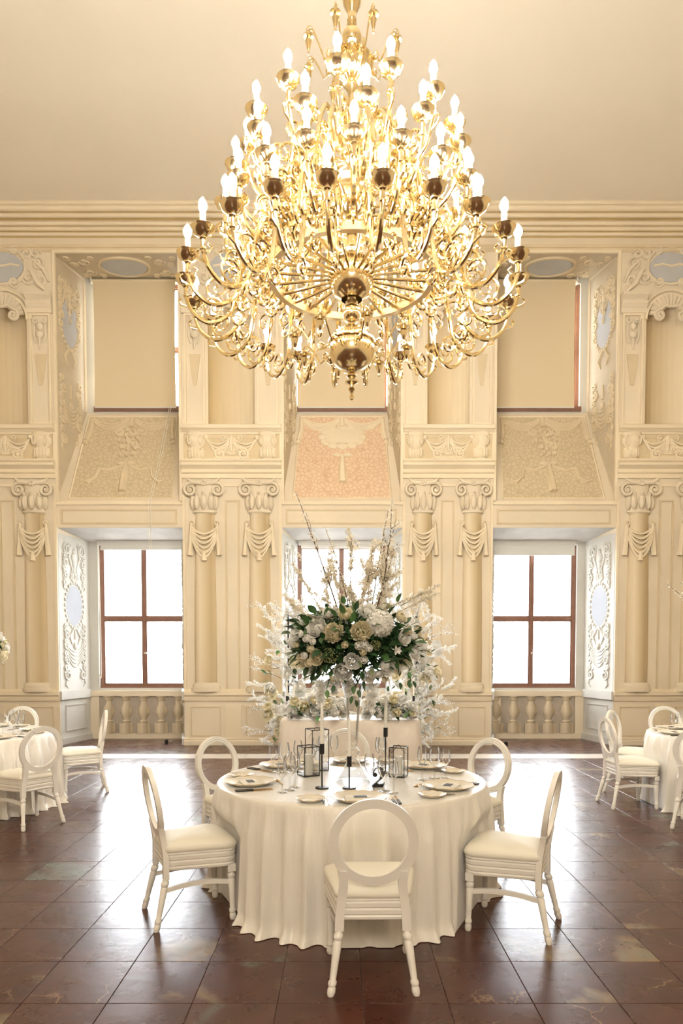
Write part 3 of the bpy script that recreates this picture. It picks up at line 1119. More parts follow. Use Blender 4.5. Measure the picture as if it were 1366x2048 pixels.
win_no = 0
for q, (a, b, c) in enumerate(NICHES):
    a2, b2 = a + SPLAY, b - SPLAY
    side = ['left', 'middle', 'right'][q]
    # linings of the two reveals
    for s, xf, xb_ in ((-1, a, a2), (1, b, b2)):
        u = Vector((xb_ - xf, YB - YW, 0))
        wlen = u.length
        fc = Face((xf, YW, 0), u, (0, 0, 1))
        fc.n = Vector((YB - YW, -(xb_ - xf), 0)).normalized() * (-s if (YB - YW) > 0 else s)
        if (fc.n.x > 0) != (s < 0):
            fc.n = -fc.n
        zl1 = Z_LHEAD_F - 0.03
        lin = MB().box(0.02, wlen, -0.004, 0.004, 0.0, zl1 - 0.06).map(fc)
        W(lin, 'reveal_lining', 'reveal_plaster', 0)
        wj = wlen - 0.10
        W(arabesque(wlen * 0.86, 1.06, zl1 - 0.12, zb(1215) - 0.0, 0.23, 0.36).map(lambda p: fc((p[0] + 0.06, p[1] - 0.004, p[2]))), 'reveal_scrollwork', 'reveal_plaster')
        W(medallion(wlen * 0.49, zb(1215), 0.23, 0.36).map(fc), 'reveal_medallion', 'medallion_blue', 0)
        # dado of the reveal
        dm = MB()
        dm.box(0.0, wlen, -0.045, 0.0, zd[1400], zd[1383])
        dm.box(0.0, wlen, -0.05, 0.0, 0, 0.11)
        W(dm.map(fc), 'reveal_dado_rail', 'reveal_plaster', 0)
        W(frame_box(MB(), 0.16, wlen - 0.16, 0.22, zd[1408] - 0.03, 0.018, -0.018, 0.0).map(fc), 'reveal_dado_panel', 'reveal_plaster', 0)
        # upper reveal
        zu0, zu1 = Z_SILL_F + 0.5, Z_UHEAD_F
        W(MB().add([(0.0, -0.003, Z_SILL_F + 0.0), (0.0, -0.003, zu1), (wlen, -0.003, zu1), (wlen, -0.003, Z_SILL_B)], [(0, 1, 2, 3)]).map(fc), 'upper_reveal', 'reveal_ornament', 0)
        W(arabesque(wlen * 0.86, 5.2, zu1 - 0.15, zb(672), 0.22, 0.42, g=1.35).map(lambda p: fc((p[0] * 0.96 + 0.06, p[1] - 0.004, p[2]))), 'upper_scrollwork', 'trophy_paint')
        W(medallion(wlen * 0.48, zb(672), 0.22, 0.42).map(fc), 'upper_medallion', 'medallion', 0)
        fm = MB()
        fm.box(0.0, 0.05, -0.02, 0.0, Z_SILL_F + 0.1, zu1)
        fm.box(wlen - 0.06, wlen, -0.015, 0.0, Z_SILL_B, zu1)
        W(fm.map(fc), 'upper_reveal_frame', 'wall_cream', 0)
    # soffit of the upper bay
    so = MB()
    P = lambda u_, t, h=0.0: (a + SPLAY * t + (b - a - 2 * SPLAY * t) * u_, YW + (YB - YW) * t, Z_UHEAD_F + (Z_UHEAD_B - Z_UHEAD_F) * t - h)
    so.add([P(0, 0, .004), P(1, 0, .004), P(1, 1, .004), P(0, 1, .004)], [(0, 1, 2, 3)])
    W(so, 'upper_soffit', 'reveal_ornament', 0)
    om = MB()
    om.add([P(0.5 + 0.20 * cos(2 * pi * i / 24), 0.5 + 0.33 * sin(2 * pi * i / 24), 0.02) for i in range(24)], [tuple(range(24))])
    W(om, 'soffit_medallion', 'medallion', 0)
    sc = MB()
    for s in (-1, 1):
        for cx, ct_, r, a0, d in ((0.32, 0.3, 0.05, 0, 1), (0.36, 0.72, 0.05, pi, -1), (0.24, 0.15, 0.03, pi / 2, 1), (0.42, 0.4, 0.035, 0, -1), (0.27, 0.85, 0.035, 1, 1), (0.43, 0.85, 0.03, 2, 1), (0.43, 0.15, 0.03, 2, -1)):
            sp = spiral((cx, ct_), r, 1.5, a0, d, 16)
            sc.tube([P(0.5 + s * u_, ct_ + (v_ - ct_) * 2.2, 0.008) for u_, v_ in sp], 0.022, 5)
    sc.tube([P(0.5 + 0.22 * cos(2 * pi * i / 32), 0.5 + 0.37 * sin(2 * pi * i / 32), 0.01) for i in range(33)], 0.03, 5)
    W(sc, 'soffit_scrollwork', 'trophy_paint')
    # moulded edge round the upper bay, recessed panel on the spandrel
    eg = MB()
    eg.box(a, a + 0.045, YW - 0.03, YW + 0.02, Z_SILL_F, Z_UHEAD_F + 0.05)
    eg.box(b - 0.045, b, YW - 0.03, YW + 0.02, Z_SILL_F, Z_UHEAD_F + 0.05)
    eg.box(a + .045, b - .045, YW - 0.03, YW + 0.02, Z_UHEAD_F, Z_UHEAD_F + 0.05)
    W(eg, 'bay_edge', 'wall_light', 0)
    W(frame_box(MB(), a + 0.07, b - 0.10, zw(1048), zw(1018), 0.03, YW - 0.016, YW + 0.01), 'spandrel_panel', 'relief_shade', 0)
    W(MB().box(a, b, YW - 0.03, YW + 0.05, zw(1010), Z_SILL_F + 0.012), 'sill_lip', 'wall_light', 0)
    # sloping sill with painted paving and its trophy
    sl = Face(((a + b) / 2, YW + 0.04, Z_SILL_F + 0.02), (1, 0, 0), (0, YB - YW - 0.04, Z_SILL_B - Z_SILL_F - 0.02))
    L_ = sqrt((YB - YW - 0.04) ** 2 + (Z_SILL_B - Z_SILL_F - 0.02) ** 2)
    hw0, hw1 = (b - a) / 2 - 0.02, (b - a) / 2 - SPLAY - 0.01
    pav = [(-hw0 + 0.17, 0.06), (hw0 - 0.17, 0.06), (hw1 - 0.06, L_ - 0.10), (-hw1 + 0.06, L_ - 0.10)]
    W(MB().add([(x, -0.012, z) for x, z in pav], [(0, 1, 2, 3)]).map(sl), 'sill_paving', 'pebble_rose' if q == 1 else 'pebble_olive', 0)
    em = MB()
    pp = pav + [pav[0]]
    for i in range(4):
        em.tube([(pp[i][0], -0.01, pp[i][1]), (pp[i + 1][0], -0.01, pp[i + 1][1])], 0.018, 4)
    W(em.map(sl), 'paving_border', 'wall_light', 0)
    tro = MB()
    zt = L_ - 0.16
    for s in (-1, 1):
        for i in range(3):
            flat(tro, [(s * (0.05 + 0.66 * j / 10), zt - 0.03 * i - (0.14 + 0.03 * i) * (1 - (2 * j / 10 - 1) ** 2)) for j in range(11)], 0.03, -0.012)
        flat(tro, [(s * 0.74, zt), (s * 0.75, zt - 0.3), (s * 0.79, zt - 0.5)], [0.03, 0.045, 0.05], -0.012)
        flat(tro, [(s * 0.79, zt - 0.5), (s * 0.80, zt - 0.6)], [0.03, 0.055], -0.012)
    flat(tro, [(0, zt + 0.03), (0, zt - 0.2)], [0.03, 0.06], -0.012)
    rg = random.Random(5)
    zc_ = zt - 0.55 if q != 1 else zt - 0.42
    if q != 1:
        for i in range(44):
            t = rg.random() ** 0.5
            aa = rg.random() * 2 * pi
            tro.ell((0.19 * t * cos(aa), -0.02, zc_ + 0.3 * t * sin(aa) * (1 if sin(aa) > 0 else 1.25)), (0.045, 0.05, 0.05), 6, 4)
        for s in (-1, 1):
            flat(tro, spiral((s * 0.2, zc_ + 0.24), 0.09, 1.4, pi / 2, -s), 0.03, -0.012)
    else:
        for i in range(12):
            aa = 2 * pi * i / 12
            tro.ell((0.34 * cos(aa), -0.01, zc_ + 0.22 * sin(aa)), (0.10, 0.035, 0.085), 8, 5)
        tro.plate([(-0.30, zc_ - 0.16), (0.30, zc_ - 0.16), (0.30, zc_ + 0.16), (-0.30, zc_ + 0.16)], -0.04, 0)
        tro.add([(-0.22, -0.045, zc_ - 0.1), (0.22, -0.045, zc_ - 0.1), (0.22, -0.045, zc_ + 0.1), (-0.22, -0.045, zc_ + 0.1), (-0.1, -0.10, zc_), (0.1, -0.10, zc_)], [(0, 1, 5, 4), (1, 2, 5), (2, 3, 4, 5), (3, 0, 4)])
    zr = zc_ - 0.48 if q != 1 else zc_ - 0.42
    for s in (-1, 1):
        tro.ell((s * 0.09, -0.02, zr), (0.085, 0.03, 0.05), 8, 5)
        if q != 1:
            flat(tro, [(s * 0.05, zr - 0.05), (s * 0.28, zr - 0.16), (s * 0.46, zr - 0.12), (s * 0.5, zr - 0.3), (s * 0.62, zr - 0.42), (s * 0.72, zr - 0.38)], [0.02, 0.03, 0.035, 0.025, 0.04, 0.01], -0.012)
    flat(tro, [(0, zr), (0, zr - 0.3), (0.01, zr - 0.62)], [0.03, 0.065, 0.075], -0.012)
    W(tro.map(sl), 'sill_trophy', 'wall_light' if q == 1 else 'trophy_paint')

    # balusters painted on the parapet under the window
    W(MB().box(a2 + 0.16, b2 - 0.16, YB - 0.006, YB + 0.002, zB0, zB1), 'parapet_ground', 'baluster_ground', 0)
    W(MB().box(a2, b2, YB - 0.05, YB + 0.01, zB1, zB1 + 0.10), 'parapet_rail', 'wall_cream', 0)
    W(MB().box(a2, b2, YB - 0.04, YB + 0.01, 0.0, zB0), 'parapet_plinth', 'wall_cream', 0)
    for x in (a2 + 0.08, b2 - 0.08):
        W(MB().box(x - 0.08, x + 0.08, YB - 0.03, YB + 0.01, zB0, zB1), 'parapet_pier', 'wall_cream', 0)
    for i in range(5):
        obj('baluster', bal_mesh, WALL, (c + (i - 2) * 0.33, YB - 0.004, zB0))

    # windows
    for up in (0, 1):
        win_no += 1
        z0, z1 = (Z_UP0, Z_UP1) if up else (Z_WIN0, Z_WIN1)
        wr = empty('window_%d' % win_no, (c, YB + 0.06, z0))
        tag(wr, '%s %s window with brown wooden frame' % (['lower', 'upper'][up], side), kind='structure')
        hh = z1 - z0
        fr = frame_box(MB(), -WW, WW, 0, hh, 0.06, 0.0, 0.12)
        fr.build('window_frame', 'window_wood', wr, smooth=0)
        tz = hh * 0.485
        MB().box(-WW + 0.06, WW - 0.06, 0.005, 0.11, tz - 0.028, tz + 0.028).build('transom', 'window_wood', wr, smooth=0)
        MB().box(-0.022, 0.022, 0.0, 0.11, 0.06, hh - 0.06).build('mullion', 'window_wood', wr, smooth=0)
        for x0, x1 in ((-WW + 0.06, -0.022), (0.022, WW - 0.06)):
            for zz0, zz1 in ((0.06, tz - 0.028), (tz + 0.028, hh - 0.06)):
                sa = frame_box(MB(), x0, x1, zz0, zz1, 0.026, 0.02, 0.09).build('casement', 'window_wood', wr, smooth=0)
                MB().box(x0 + 0.026, x1 - 0.026, 0.05, 0.056, zz0 + 0.026, zz1 - 0.026).build('pane', 'pane_glass', sa, smooth=0)
        MB().box(0.0, 0.05, -0.03, -0.005, hh * 0.24, hh * 0.24 + 0.025).build('window_handle', 'blind_metal', wr, smooth=0)
        MB().box(-WW - 0.02, WW + 0.02, -0.11 if up else -0.03, 0.0, -0.05 if up else -0.03, 0.03).build('window_ledge', 'window_wood', wr, smooth=0)
        # roller blind
        bl = empty('roller_blind', (c, YB - (0.03 if up else 0.06), z1))
        bw = WW - (0.04 if not up else 0.0)
        if up:
            drop = zb(568) - zb(818)
            x0, x1 = (-WW + 0.0, WW - 0.155) if q == 0 else (-bw + 0.03, bw - 0.03) if q == 1 else (-WW + 0.03, WW - 0.12)
        else:
            drop = [0.10, 0.07, 0.20][q]
            x0, x1 = -bw + 0.04, bw - 0.04
        MB().tube([(x0 - 0.03, 0.0, 0.02), (x1 + 0.03, 0.0, 0.02)], 0.035, 10).build('roller_tube', 'blind_metal' if not up else 'blind_fabric', bl)
        if not up:
            MB().box(x0 - 0.02, x1 + 0.02, -0.045, 0.045, -0.03, 0.07).build('cassette', 'blind_metal', bl, smooth=0)
        fb = MB()
        n = 14
        g0, g1 = [], []
        for i in range(n + 1):
            t = i / n
            bow = 0.012 * sin(pi * t) if up else 0
            g0.append((x0 + bow, -0.03, -drop * t))
            g1.append((x1 - bow, -0.03, -drop * t))
        for i in range(n):
            fb.quad(g0[i], g1[i], g1[i + 1], g0[i + 1])
        fb.build('blind_cloth', 'blind_fabric' if up else 'blind_metal', bl, smooth=0)
        MB().box(x0, x1, -0.038, -0.022, -drop - 0.025, -drop).build('bottom_bar', 'blind_metal', bl, smooth=0)
        for sx in (x0 - 0.035, x1 + 0.035):
            MB().box(sx - 0.012, sx + 0.012, -0.05, 0.06, -0.03, 0.08).build('bracket', 'blind_metal', bl, smooth=0)
        if up and q == 0:
            for dx in (0, 0.035):
                MB().tube([(x1 - 0.12 + dx, -0.05, -drop), (x1 - 0.22 + dx, -0.6, -drop - 1.3), (x1 - 0.27 + dx, -0.95, -drop - 1.9), (x1 - 0.27 + dx, -0.97, -drop - 2.9)], 0.005, 4).build('pull_cord', 'paper_white', bl)
        if not up and q != 1:
            MB().tube([(x0 - 0.05, -0.03, 0.0), (x0 - 0.055, -0.03, -hh * 0.9), (x0 - 0.02, -0.03, -hh * 0.93), (x0 - 0.01, -0.03, -hh * 0.88), (x0 - 0.03, -0.03, 0.0)], 0.007, 4).build('pull_chain', 'paper_white', bl)
        wh = ['of the left bay', 'behind the flowers', 'of the right bay'][q]
        if up:
            wh = ['beside a bright gap, left bay', 'behind the foot of the chandelier', 'of the right bay'][q]
            tag(bl, 'beige blind pulled down over the upper window ' + wh, 'blind', 'roller blinds')
        else:
            tag(bl, 'beige blind rolled up over the lower window ' + wh, 'blind', 'roller blinds')

# small black floor spots in the outer bays
for px, py, sd in ((333, 1487, 'left'), (1012, 1491, 'right')):
    p = on(px, py)
    r = empty('door_stop', (p.x, p.y, 0))
    MB().lathe([(0.0, 0.0), (0.035, 0.0), (0.035, 0.012), (0.0, 0.012)], 12).build('foot', 'black_metal', r)
    MB().lathe([(0.0, 0.012), (0.022, 0.012), (0.034, 0.03), (0.034, 0.055), (0.02, 0.07), (0.0, 0.072)], 12).build('rubber_knob', 'black_metal', r)
    tag(r, 'small black stop on the floor before the %s window bay' % sd, 'door stop', 'floor stops')

# pale roofs and ground of the town outside the windows
tag(MB().box(-80, 80, YB + 6, YB + 160, -9.2, -9.0).build('town_ground', 'outside_ground', smooth=0), 'pale ground outside', kind='structure')


# ================================================================== chandelier
CHX, CHY = (703 - 683) / F * 4.9, 4.9
Z0 = 3.40
CH = empty('chandelier', (CHX, CHY, Z0))
tag(CH, 'large brass chandelier with four tiers of lit candle arms above the centre table', 'chandelier')


def cl(prof, name, m='brass', n=28, ribs=0, parent=None):
    mb = MB()
    if ribs:
        n = ribs * 4
        vs, fs = [], []
        for r, z, q in prof:
            for i in range(n):
                a = 2 * pi * i / n
                rr = r * (1 + q * cos(ribs * a))
                vs.append((rr * cos(a), rr * sin(a), z - Z0))
        for j in range(len(prof) - 1):
            for i in range(n):
                fs.append((j * n + i, j * n + (i + 1) % n, (j + 1) * n + (i + 1) % n, (j + 1) * n + i))
        mb.add(vs, fs)
    else:
        mb.lathe([(r, z - Z0) for r, z in prof], n)
    return mb.build(name, m, parent or CH)


def sph(zc, r, z0, z1, k=9):
    out = []
    for i in range(k + 1):
        z = z0 + (z1 - z0) * i / k
        out.append((sqrt(max(r * r - (z - zc) ** 2, 1e-6)), z))
    return out


cl([(0.001, 3.40), (0.012, 3.405), (0.018, 3.425), (0.01, 3.44), (0.014, 3.455), (0.026, 3.475), (0.014, 3.49), (0.016, 3.505), (0.045, 3.52), (0.048, 3.53), (0.02, 3.545), (0.036, 3.565), (0.034, 3.575), (0.02, 3.60)], 'finial')
cl([(0.02, 3.59)] + sph(3.75, 0.158, 3.602, 3.80) + [(0.165, 3.80), (0.165, 3.81), (0.14, 3.815), (0.13, 3.85), (0.09, 3.885), (0.04, 3.90)], 'lower_globe', n=36)
MB().add([(x, y, z - Z0) for x, y, z in [(0, 0, 3.588)] + [((0.05 if i % 2 else 0.075) * cos(pi * i / 8), (0.05 if i % 2 else 0.075) * sin(pi * i / 8), 3.606) for i in range(16)]],
         [(0, 1 + (i + 1) % 16, 1 + i) for i in range(16)]).build('star_rosette', 'brass', CH)
cl([(0.03, 3.895), (0.035, 3.91), (0.025, 3.925), (0.03, 3.94)] + sph(4.0, 0.066, 3.945, 4.055) + [(0.03, 4.06), (0.045, 4.075), (0.03, 4.09), (0.035, 4.10)], 'knop')
hub = []
for r, z in sph(4.235, 0.158, 4.095, 4.33, 12):
    hub.append((r, z, 0.02 if z > 4.2 else 0.0))
hub += [(0.14, 4.34, 0.0), (0.10, 4.38, 0.0), (0.045, 4.40, 0.0)]
cl(hub, 'hub_globe', ribs=18)
cl([(0.04, 4.39), (0.045, 4.44), (0.03, 4.46), (0.035, 4.52), (0.075, 4.56), (0.08, 4.60), (0.05, 4.64), (0.035, 4.66)], 'lower_shaft')
cl([(0.04, 4.65, 0), (0.08, 4.67, .02), (0.115, 4.74, .05), (0.12, 4.80, .05), (0.09, 4.86, .03), (0.045, 4.89, 0)], 'shaft_globe', ribs=16)
cl([(0.04, 4.88), (0.05, 4.92), (0.03, 4.96), (0.03, 5.02), (0.06, 5.05), (0.065, 5.08), (0.03, 5.12), (0.03, 5.2), (0.055, 5.24), (0.06, 5.28), (0.03, 5.33), (0.028, 5.50), (0.05, 5.54), (0.03, 5.57)], 'upper_shaft')
cl([(0.03, 5.56, 0), (0.05, 5.565, .04), (0.10, 5.60, .06), (0.135, 5.66, .06), (0.145, 5.71, .04), (0.145, 5.715, 0), (0.10, 5.735, 0), (0.06, 5.79, 0), (0.03, 5.80, 0)], 'crown_bell', ribs=18)
cl([(0.03, 5.79), (0.04, 5.805)] + sph(5.87, 0.068, 5.815, 5.925) + [(0.03, 5.94), (0.035, 5.955), (0.028, 5.97), (0.034, 5.985), (0.026, 6.0), (0.03, 6.03)], 'crown_knop')
cl([(0.026, 6.02), (0.035, 6.04), (0.06, 6.09), (0.068, 6.14), (0.062, 6.165), (0.066, 6.17), (0.06, 6.18), (0.03, 6.21), (0.025, 6.22)], 'stem_vase')
cl([(0.025, 6.21)] + sph(6.28, 0.054, 6.24, 6.33) + [(0.02, 6.34), (0.02, 6.36)], 'stem_ball')
cl([(0.018, 6.35), (0.018, Z_CEIL - 0.12), (0.05, Z_CEIL - 0.10), (0.14, Z_CEIL - 0.03), (0.15, Z_CEIL - 0.001)], 'suspension_rod', 'brass_ring')


def hoop(R, z, h, w, name):
    mb = MB()
    n = 72
    rings = []
    for r, zz in ((R - w / 2, z - h / 2), (R + w / 2, z - h / 2), (R + w / 2, z + h / 2), (R - w / 2, z + h / 2)):
        rings.append((r, zz - Z0))
    mb.lathe(rings + [rings[0]], n)
    return mb.build(name, 'brass_ring', CH)


hoop(0.567, 4.25, 0.05, 0.042, 'great_ring')
spk = MB().tube([(0.14, 0, 0), (0.55, 0, 0)], 0.0105, 8).mesh('spoke', 'brass')
for i in range(24):
    obj('spoke', spk, CH, (0, 0, 4.25 - Z0), (0, 0, 2 * pi * (i + 0.35) / 24))
hoop(0.36, 4.70, 0.05, 0.032, 'upper_ring')
spk2 = MB().tube([(0.10, 0, 0), (0.35, 0, 0)], 0.009, 7).mesh('upper_spoke', 'brass')
for i in range(12):
    obj('upper_spoke', spk2, CH, (0, 0, 4.70 - Z0), (0, 0, 2 * pi * (i + 0.5) / 12))
hoop(0.20, 5.04, 0.06, 0.026, 'crown_ring')
spk3 = MB().tube([(0.03, 0, 0), (0.19, 0, 0)], 0.008, 7).mesh('crown_spoke', 'brass')
for i in range(12):
    obj('crown_spoke', spk3, CH, (0, 0, 5.04 - Z0), (0, 0, 2 * pi * (i + 0.5) / 12))


def arm_mesh(r0, R, zs, dip, name, th=0.0145, rich=True):
    """S-scroll arm in the x-z plane; z = 0 at the foot of the drip pan, starts at (r0, zs)"""
    mb = MB()
    w = R - r0
    P2 = [(r0, zs), (r0 + .06 * w, zs + 0.10), (r0 + .20 * w, zs + 0.17), (r0 + .34 * w, zs + 0.06), (r0 + .44 * w, -dip * .52), (r0 + .60 * w, -dip * .93),
          (r0 + .77 * w, -dip), (R - .07 * w, -dip * .72), (R, -dip * .3), (R, 0)]
    path = smoothed([(x, 0, z) for x, z in P2], 5)
    k = len(path)
    mb.tube(path, [th * (1.25 - 0.4 * i / k) for i in range(k)], 7)

    def sc(cx, cz, r, a0, d, turns=1.4, t=0.0095):
        sp = spiral((cx, cz), r, turns, a0, d, 18)
        mb.tube([(x, 0, z) for x, z in sp], [t * (1.1 - 0.5 * i / 18) for i in range(19)], 5)
        mb.ell((sp[-1][0], 0, sp[-1][1]), (t * 1.1, t * 1.1, t * 1.1), 5, 4)
    if rich:
        sc(r0 + .20 * w, zs + 0.05, 0.075, pi / 2, 1)
        sc(r0 + .40 * w, -dip * .85, 0.07, 0.4, 1)
        sc(r0 + .10 * w, zs - 0.09, 0.06, pi / 2, -1)
    sc(r0 + .48 * w, zs * .4 + 0.02, 0.085, -2.2, -1)
    sc(r0 + .66 * w, -dip * .55, 0.085, -pi / 2, 1)
    # leaf spurs
    mb.tube([(R - .02, 0, -dip * .62), (R + .035, 0, -dip * .55), (R + .05, 0, -dip * .42), (R + .03, 0, -dip * .36)], [.009, .008, .006, .008], 5)
    mb.tube([(R, 0, -dip * .3), (R - .04, 0, -dip * .3), (R - .06, 0, -dip * .15), (R - .035, 0, -dip * .1)], [.008, .007, .005, .007], 5)
    mb.tube([(r0 + .5 * w, 0, -dip * .7), (r0 + .5 * w, 0, -dip * .95), (r0 + .53 * w, 0, -dip * 1.12), (r0 + .57 * w, 0, -dip * 1.1)], [.009, .008, .006, .008], 5)
    for t, rr in ((0.0, 0.024), (-dip * .28, 0.021)):
        mb.ell((R, 0, t), (rr, rr, rr * .7), 8, 5)
    return mb.mesh(name, 'brass')


pan_me = MB().lathe([(0.004, 0.0), (0.02, 0.0), (0.03, 0.008), (0.058, 0.026), (0.068, 0.048), (0.074, 0.058), (0.071, 0.06), (0.06, 0.05), (0.03, 0.03), (0.0, 0.026)], 18).mesh('drip_pan', 'brass')
slv_me = MB().lathe([(0.019, 0.028), (0.0185, 0.145), (0.012, 0.15), (0.0, 0.15)], 10).mesh('candle_sleeve', 'candle_sleeve')
blb_me = MB().lathe([(0.012, 0.148), (0.026, 0.174), (0.027, 0.192), (0.018, 0.217), (0.0, 0.24)], 7).mesh('bulb', 'bulb_glow')
TIERS = [(0.567, 1.14, 4.11, 0.12, 0.23, 24, 0.5, 'lower_arm'), (0.36, 0.88, 4.53, 0.14, 0.27, 20, 0.0, 'middle_arm'),
         (0.20, 0.81, 4.79, 0.2, 0.29, 14, 0.2, 'upper_arm'), (0.20, 0.72, 5.05, 0.0, 0.29, 14, 0.7, 'crown_arm')]
n_b = 0
for r0, R, zc, zs, dip, n, ph, nm in TIERS:
    me = arm_mesh(r0, R, zs, dip, nm, rich=nm in ('lower_arm', 'middle_arm'))
    for i in range(n):
        # angle measured from the side facing the camera
        a = -pi / 2 + 2 * pi * (i + ph) / n
        arm = obj(nm, me, CH, (0, 0, zc - Z0), (0, 0, a))
        obj('drip_pan', pan_me, arm, (R, 0, 0))
        obj('candle_sleeve', slv_me, arm, (R, 0, 0))
        obj('bulb', blb_me, arm, (R, 0, 0))
        n_b += 1
# little scrolls with pendant cups round the lower globe and round the crown
def scroll_me(k=1.0):
    mb = MB()
    sp = [(x, 0, z) for x, z in reversed(spiral((0.215 * k, -0.012), 0.035, 1.3, pi, 1, 14))]
    mb.tube(sp + [(x, 0, z) for x, z in ((0.165, 0.03), (0.26, -0.055), (0.31, 0.02), (0.355, 0.075), (0.39, 0.075), (0.405, 0.04))][1:], 0.0075, 5)
    mb.tube([(0.15, 0, 0.0), (0.18, 0, -0.01)], 0.008, 5)
    mb.tube([(x, 0, z) for x, z in spiral((0.385, 0.065), 0.035, 1.1, 0, 1, 12)], 0.006, 5)
    return mb.mesh('scroll_arm', 'brass')


sm = scroll_me()
cup = MB().lathe([(0.0, -0.10), (0.008, -0.095), (0.01, -0.085), (0.006, -0.075), (0.015, -0.06), (0.02, -0.045), (0.028, -0.02), (0.02, -0.005), (0.042, 0.0), (0.045, 0.008), (0.02, 0.02), (0.008, 0.035)], 12).mesh('pendant_cup', 'brass')
for i in range(8):
    o = obj('scroll_arm', sm, CH, (0, 0, 3.77 - Z0), (0, 0, 2 * pi * (i + 0.3) / 8))
    obj('pendant_cup', cup, o, (0.405, 0, 0.03))
for i in range(8):
    o = obj('crown_scroll', sm, CH, (0, 0, 5.72 - Z0), (0, 0, 2 * pi * (i + 0.55) / 8), (0.8, 0.8, 1.2))
    obj('pendant_cup', cup, o, (0.405, 0, 0.03))


# ================================================================== chairs
def chair_outline(inset=0.0, n=8):
    """seat outline, front at +y"""
    fwd, bwd, fy, by = 0.235 - inset, 0.185 - inset, 0.225 - inset, -0.205 + inset
    cs = [(fwd, fy, 0.07), (-fwd, fy, 0.07), (-bwd, by, 0.05), (bwd, by, 0.05)]
    out = []
    for q, (x, y, r) in enumerate(cs):
        a0 = q * pi / 2
        sx = 1 if x > 0 else -1
        sy = 1 if y > 0 else -1
        for i in range(n):
            a = a0 + pi / 2 * i / (n - 1)
            out.append((x - sx * r + r * cos(a), y - sy * r + r * sin(a)))
        # slightly bowed sides
        nx, ny, nr = cs[(q + 1) % 4]
        e = out[-1]
        f_ = (nx - (1 if nx > 0 else -1) * nr + nr * cos(a0 + pi / 2), ny - (1 if ny > 0 else -1) * nr + nr * sin(a0 + pi / 2))
        for t in (0.25, 0.5, 0.75):
            bx, by_ = e[0] + (f_[0] - e[0]) * t, e[1] + (f_[1] - e[1]) * t
            bow = 0.014 * sin(pi * t) if q == 0 else 0.004 * sin(pi * t)
            out.append((bx * (1 + (0 if q in (0, 2) else bow)), by_ * (1 + (bow if q == 0 else 0))))
    return out


LEAN = 0.16


def by(z):
    return -0.195 - max(0, z - 0.44) * LEAN


def leg_mesh(top, bot, zt, back):
    prof = [(0.0, 0.0), (0.015, 0.0), (0.0195, 0.012), (0.02, 0.03), (0.0165, 0.042), (0.0205, 0.05), (0.0205, 0.062), (0.0155, 0.07), (0.0175, 0.12), (0.0225, zt - 0.055), (0.018, zt - 0.045), (0.024, zt - 0.035), (0.024, zt - 0.02), (0.018, zt - 0.012), (0.019, zt)]
    mb = MB().lathe(prof, 12)
    # fluted shaft
    v = []
    for i, (x, y, z) in enumerate(mb.v):
        if 0.07 < z < zt - 0.05:
            k = 1 - 0.06 * (i % 2)
            x, y = x * k, y * k
        t = z / zt
        v.append((x + bot[0] + (top[0] - bot[0]) * t, y + bot[1] + (top[1] - bot[1]) * t, z))
    mb.v = v
    return mb


def make_chair():
    root = empty('dining_chair')
    tag(root, 'x', 'chair', 'white round-backed dining chairs')
    # seat frame with three ridges
    zs = [(0.335, 0.012), (0.34, 0.006), (0.352, 0.004), (0.36, 0.009), (0.366, 0.004), (0.386, 0.003), (0.394, 0.009), (0.40, 0.003), (0.42, 0.002), (0.428, 0.008), (0.434, 0.0), (0.444, 0.002)]
    MB().loft([[(x, y, z) for x, y in chair_outline(i)] for z, i in zs]).build('seat_frame', 'chair_white', root, smooth=30)
    dome = [(0.438, 0.97), (0.448, 1.01), (0.464, 1.025), (0.482, 0.99), (0.497, 0.88), (0.509, 0.68), (0.516, 0.4), (0.518, 0.1)]
    ol = chair_outline(0.0)
    MB().loft([[(x * k, (y - 0.01) * k + 0.01, z) for x, y in ol] for z, k in dome]).build('seat_cushion', 'cushion_ivory', root, smooth=80)
    # round back
    zc, rx, rz = 0.725, 0.213, 0.215
    n = 56
    sec = [(-0.046, -0.013), (-0.046, 0.012), (-0.036, 0.018), (-0.030, 0.013), (-0.020, 0.019), (-0.012, 0.014), (-0.003, 0.017), (0.0, 0.010), (0.0, -0.013)]
    rings = []
    for i in range(n + 1):
        a = 2 * pi * i / n
        rings.append([((rx + u) * cos(a), by(zc + (rz + u) * sin(a)) + h, zc + (rz + u) * sin(a)) for u, h in sec])
    MB().loft(rings, False).build('backrest', 'chair_white', root, smooth=35)
    for s in (-1, 1):
        pts = []
        for x, z in ((0.150, 0.585), (0.143, 0.55), (0.142, 0.51), (0.147, 0.46), (0.155, 0.40), (0.160, 0.34), (0.162, 0.288)):
            pts.append((s * x, by(z) - 0.001, z))
        MB().sweep(smoothed(pts, 3), 0.043, 0.034).build('back_post', 'chair_white', root, smooth=30)
        leg_mesh((s * 0.162, -0.196), (s * 0.203, -0.262), 0.29, True).build('leg', 'chair_white', root)
        fl_ = leg_mesh((s * 0.200, 0.185), (s * 0.205, 0.195), 0.30, False)
        fl_.box(s * 0.200 - 0.024, s * 0.200 + 0.024, 0.185 - 0.024, 0.185 + 0.024, 0.298, 0.345)
        fl_.build('leg', 'chair_white', root)
        st_ = smoothed([(s * 0.202, 0.19, 0.232), (s * 0.178, 0.07, 0.243), (s * 0.166, -0.07, 0.240), (s * 0.172, -0.212, 0.222)], 4)
        MB().loft([[(p.x - 0.010, p.y, p.z - 0.014), (p.x + 0.010, p.y, p.z - 0.014), (p.x + 0.010, p.y, p.z + 0.014), (p.x - 0.010, p.y, p.z + 0.014)] for p in st_]).build('stretcher', 'chair_white', root, smooth=30)
    return root


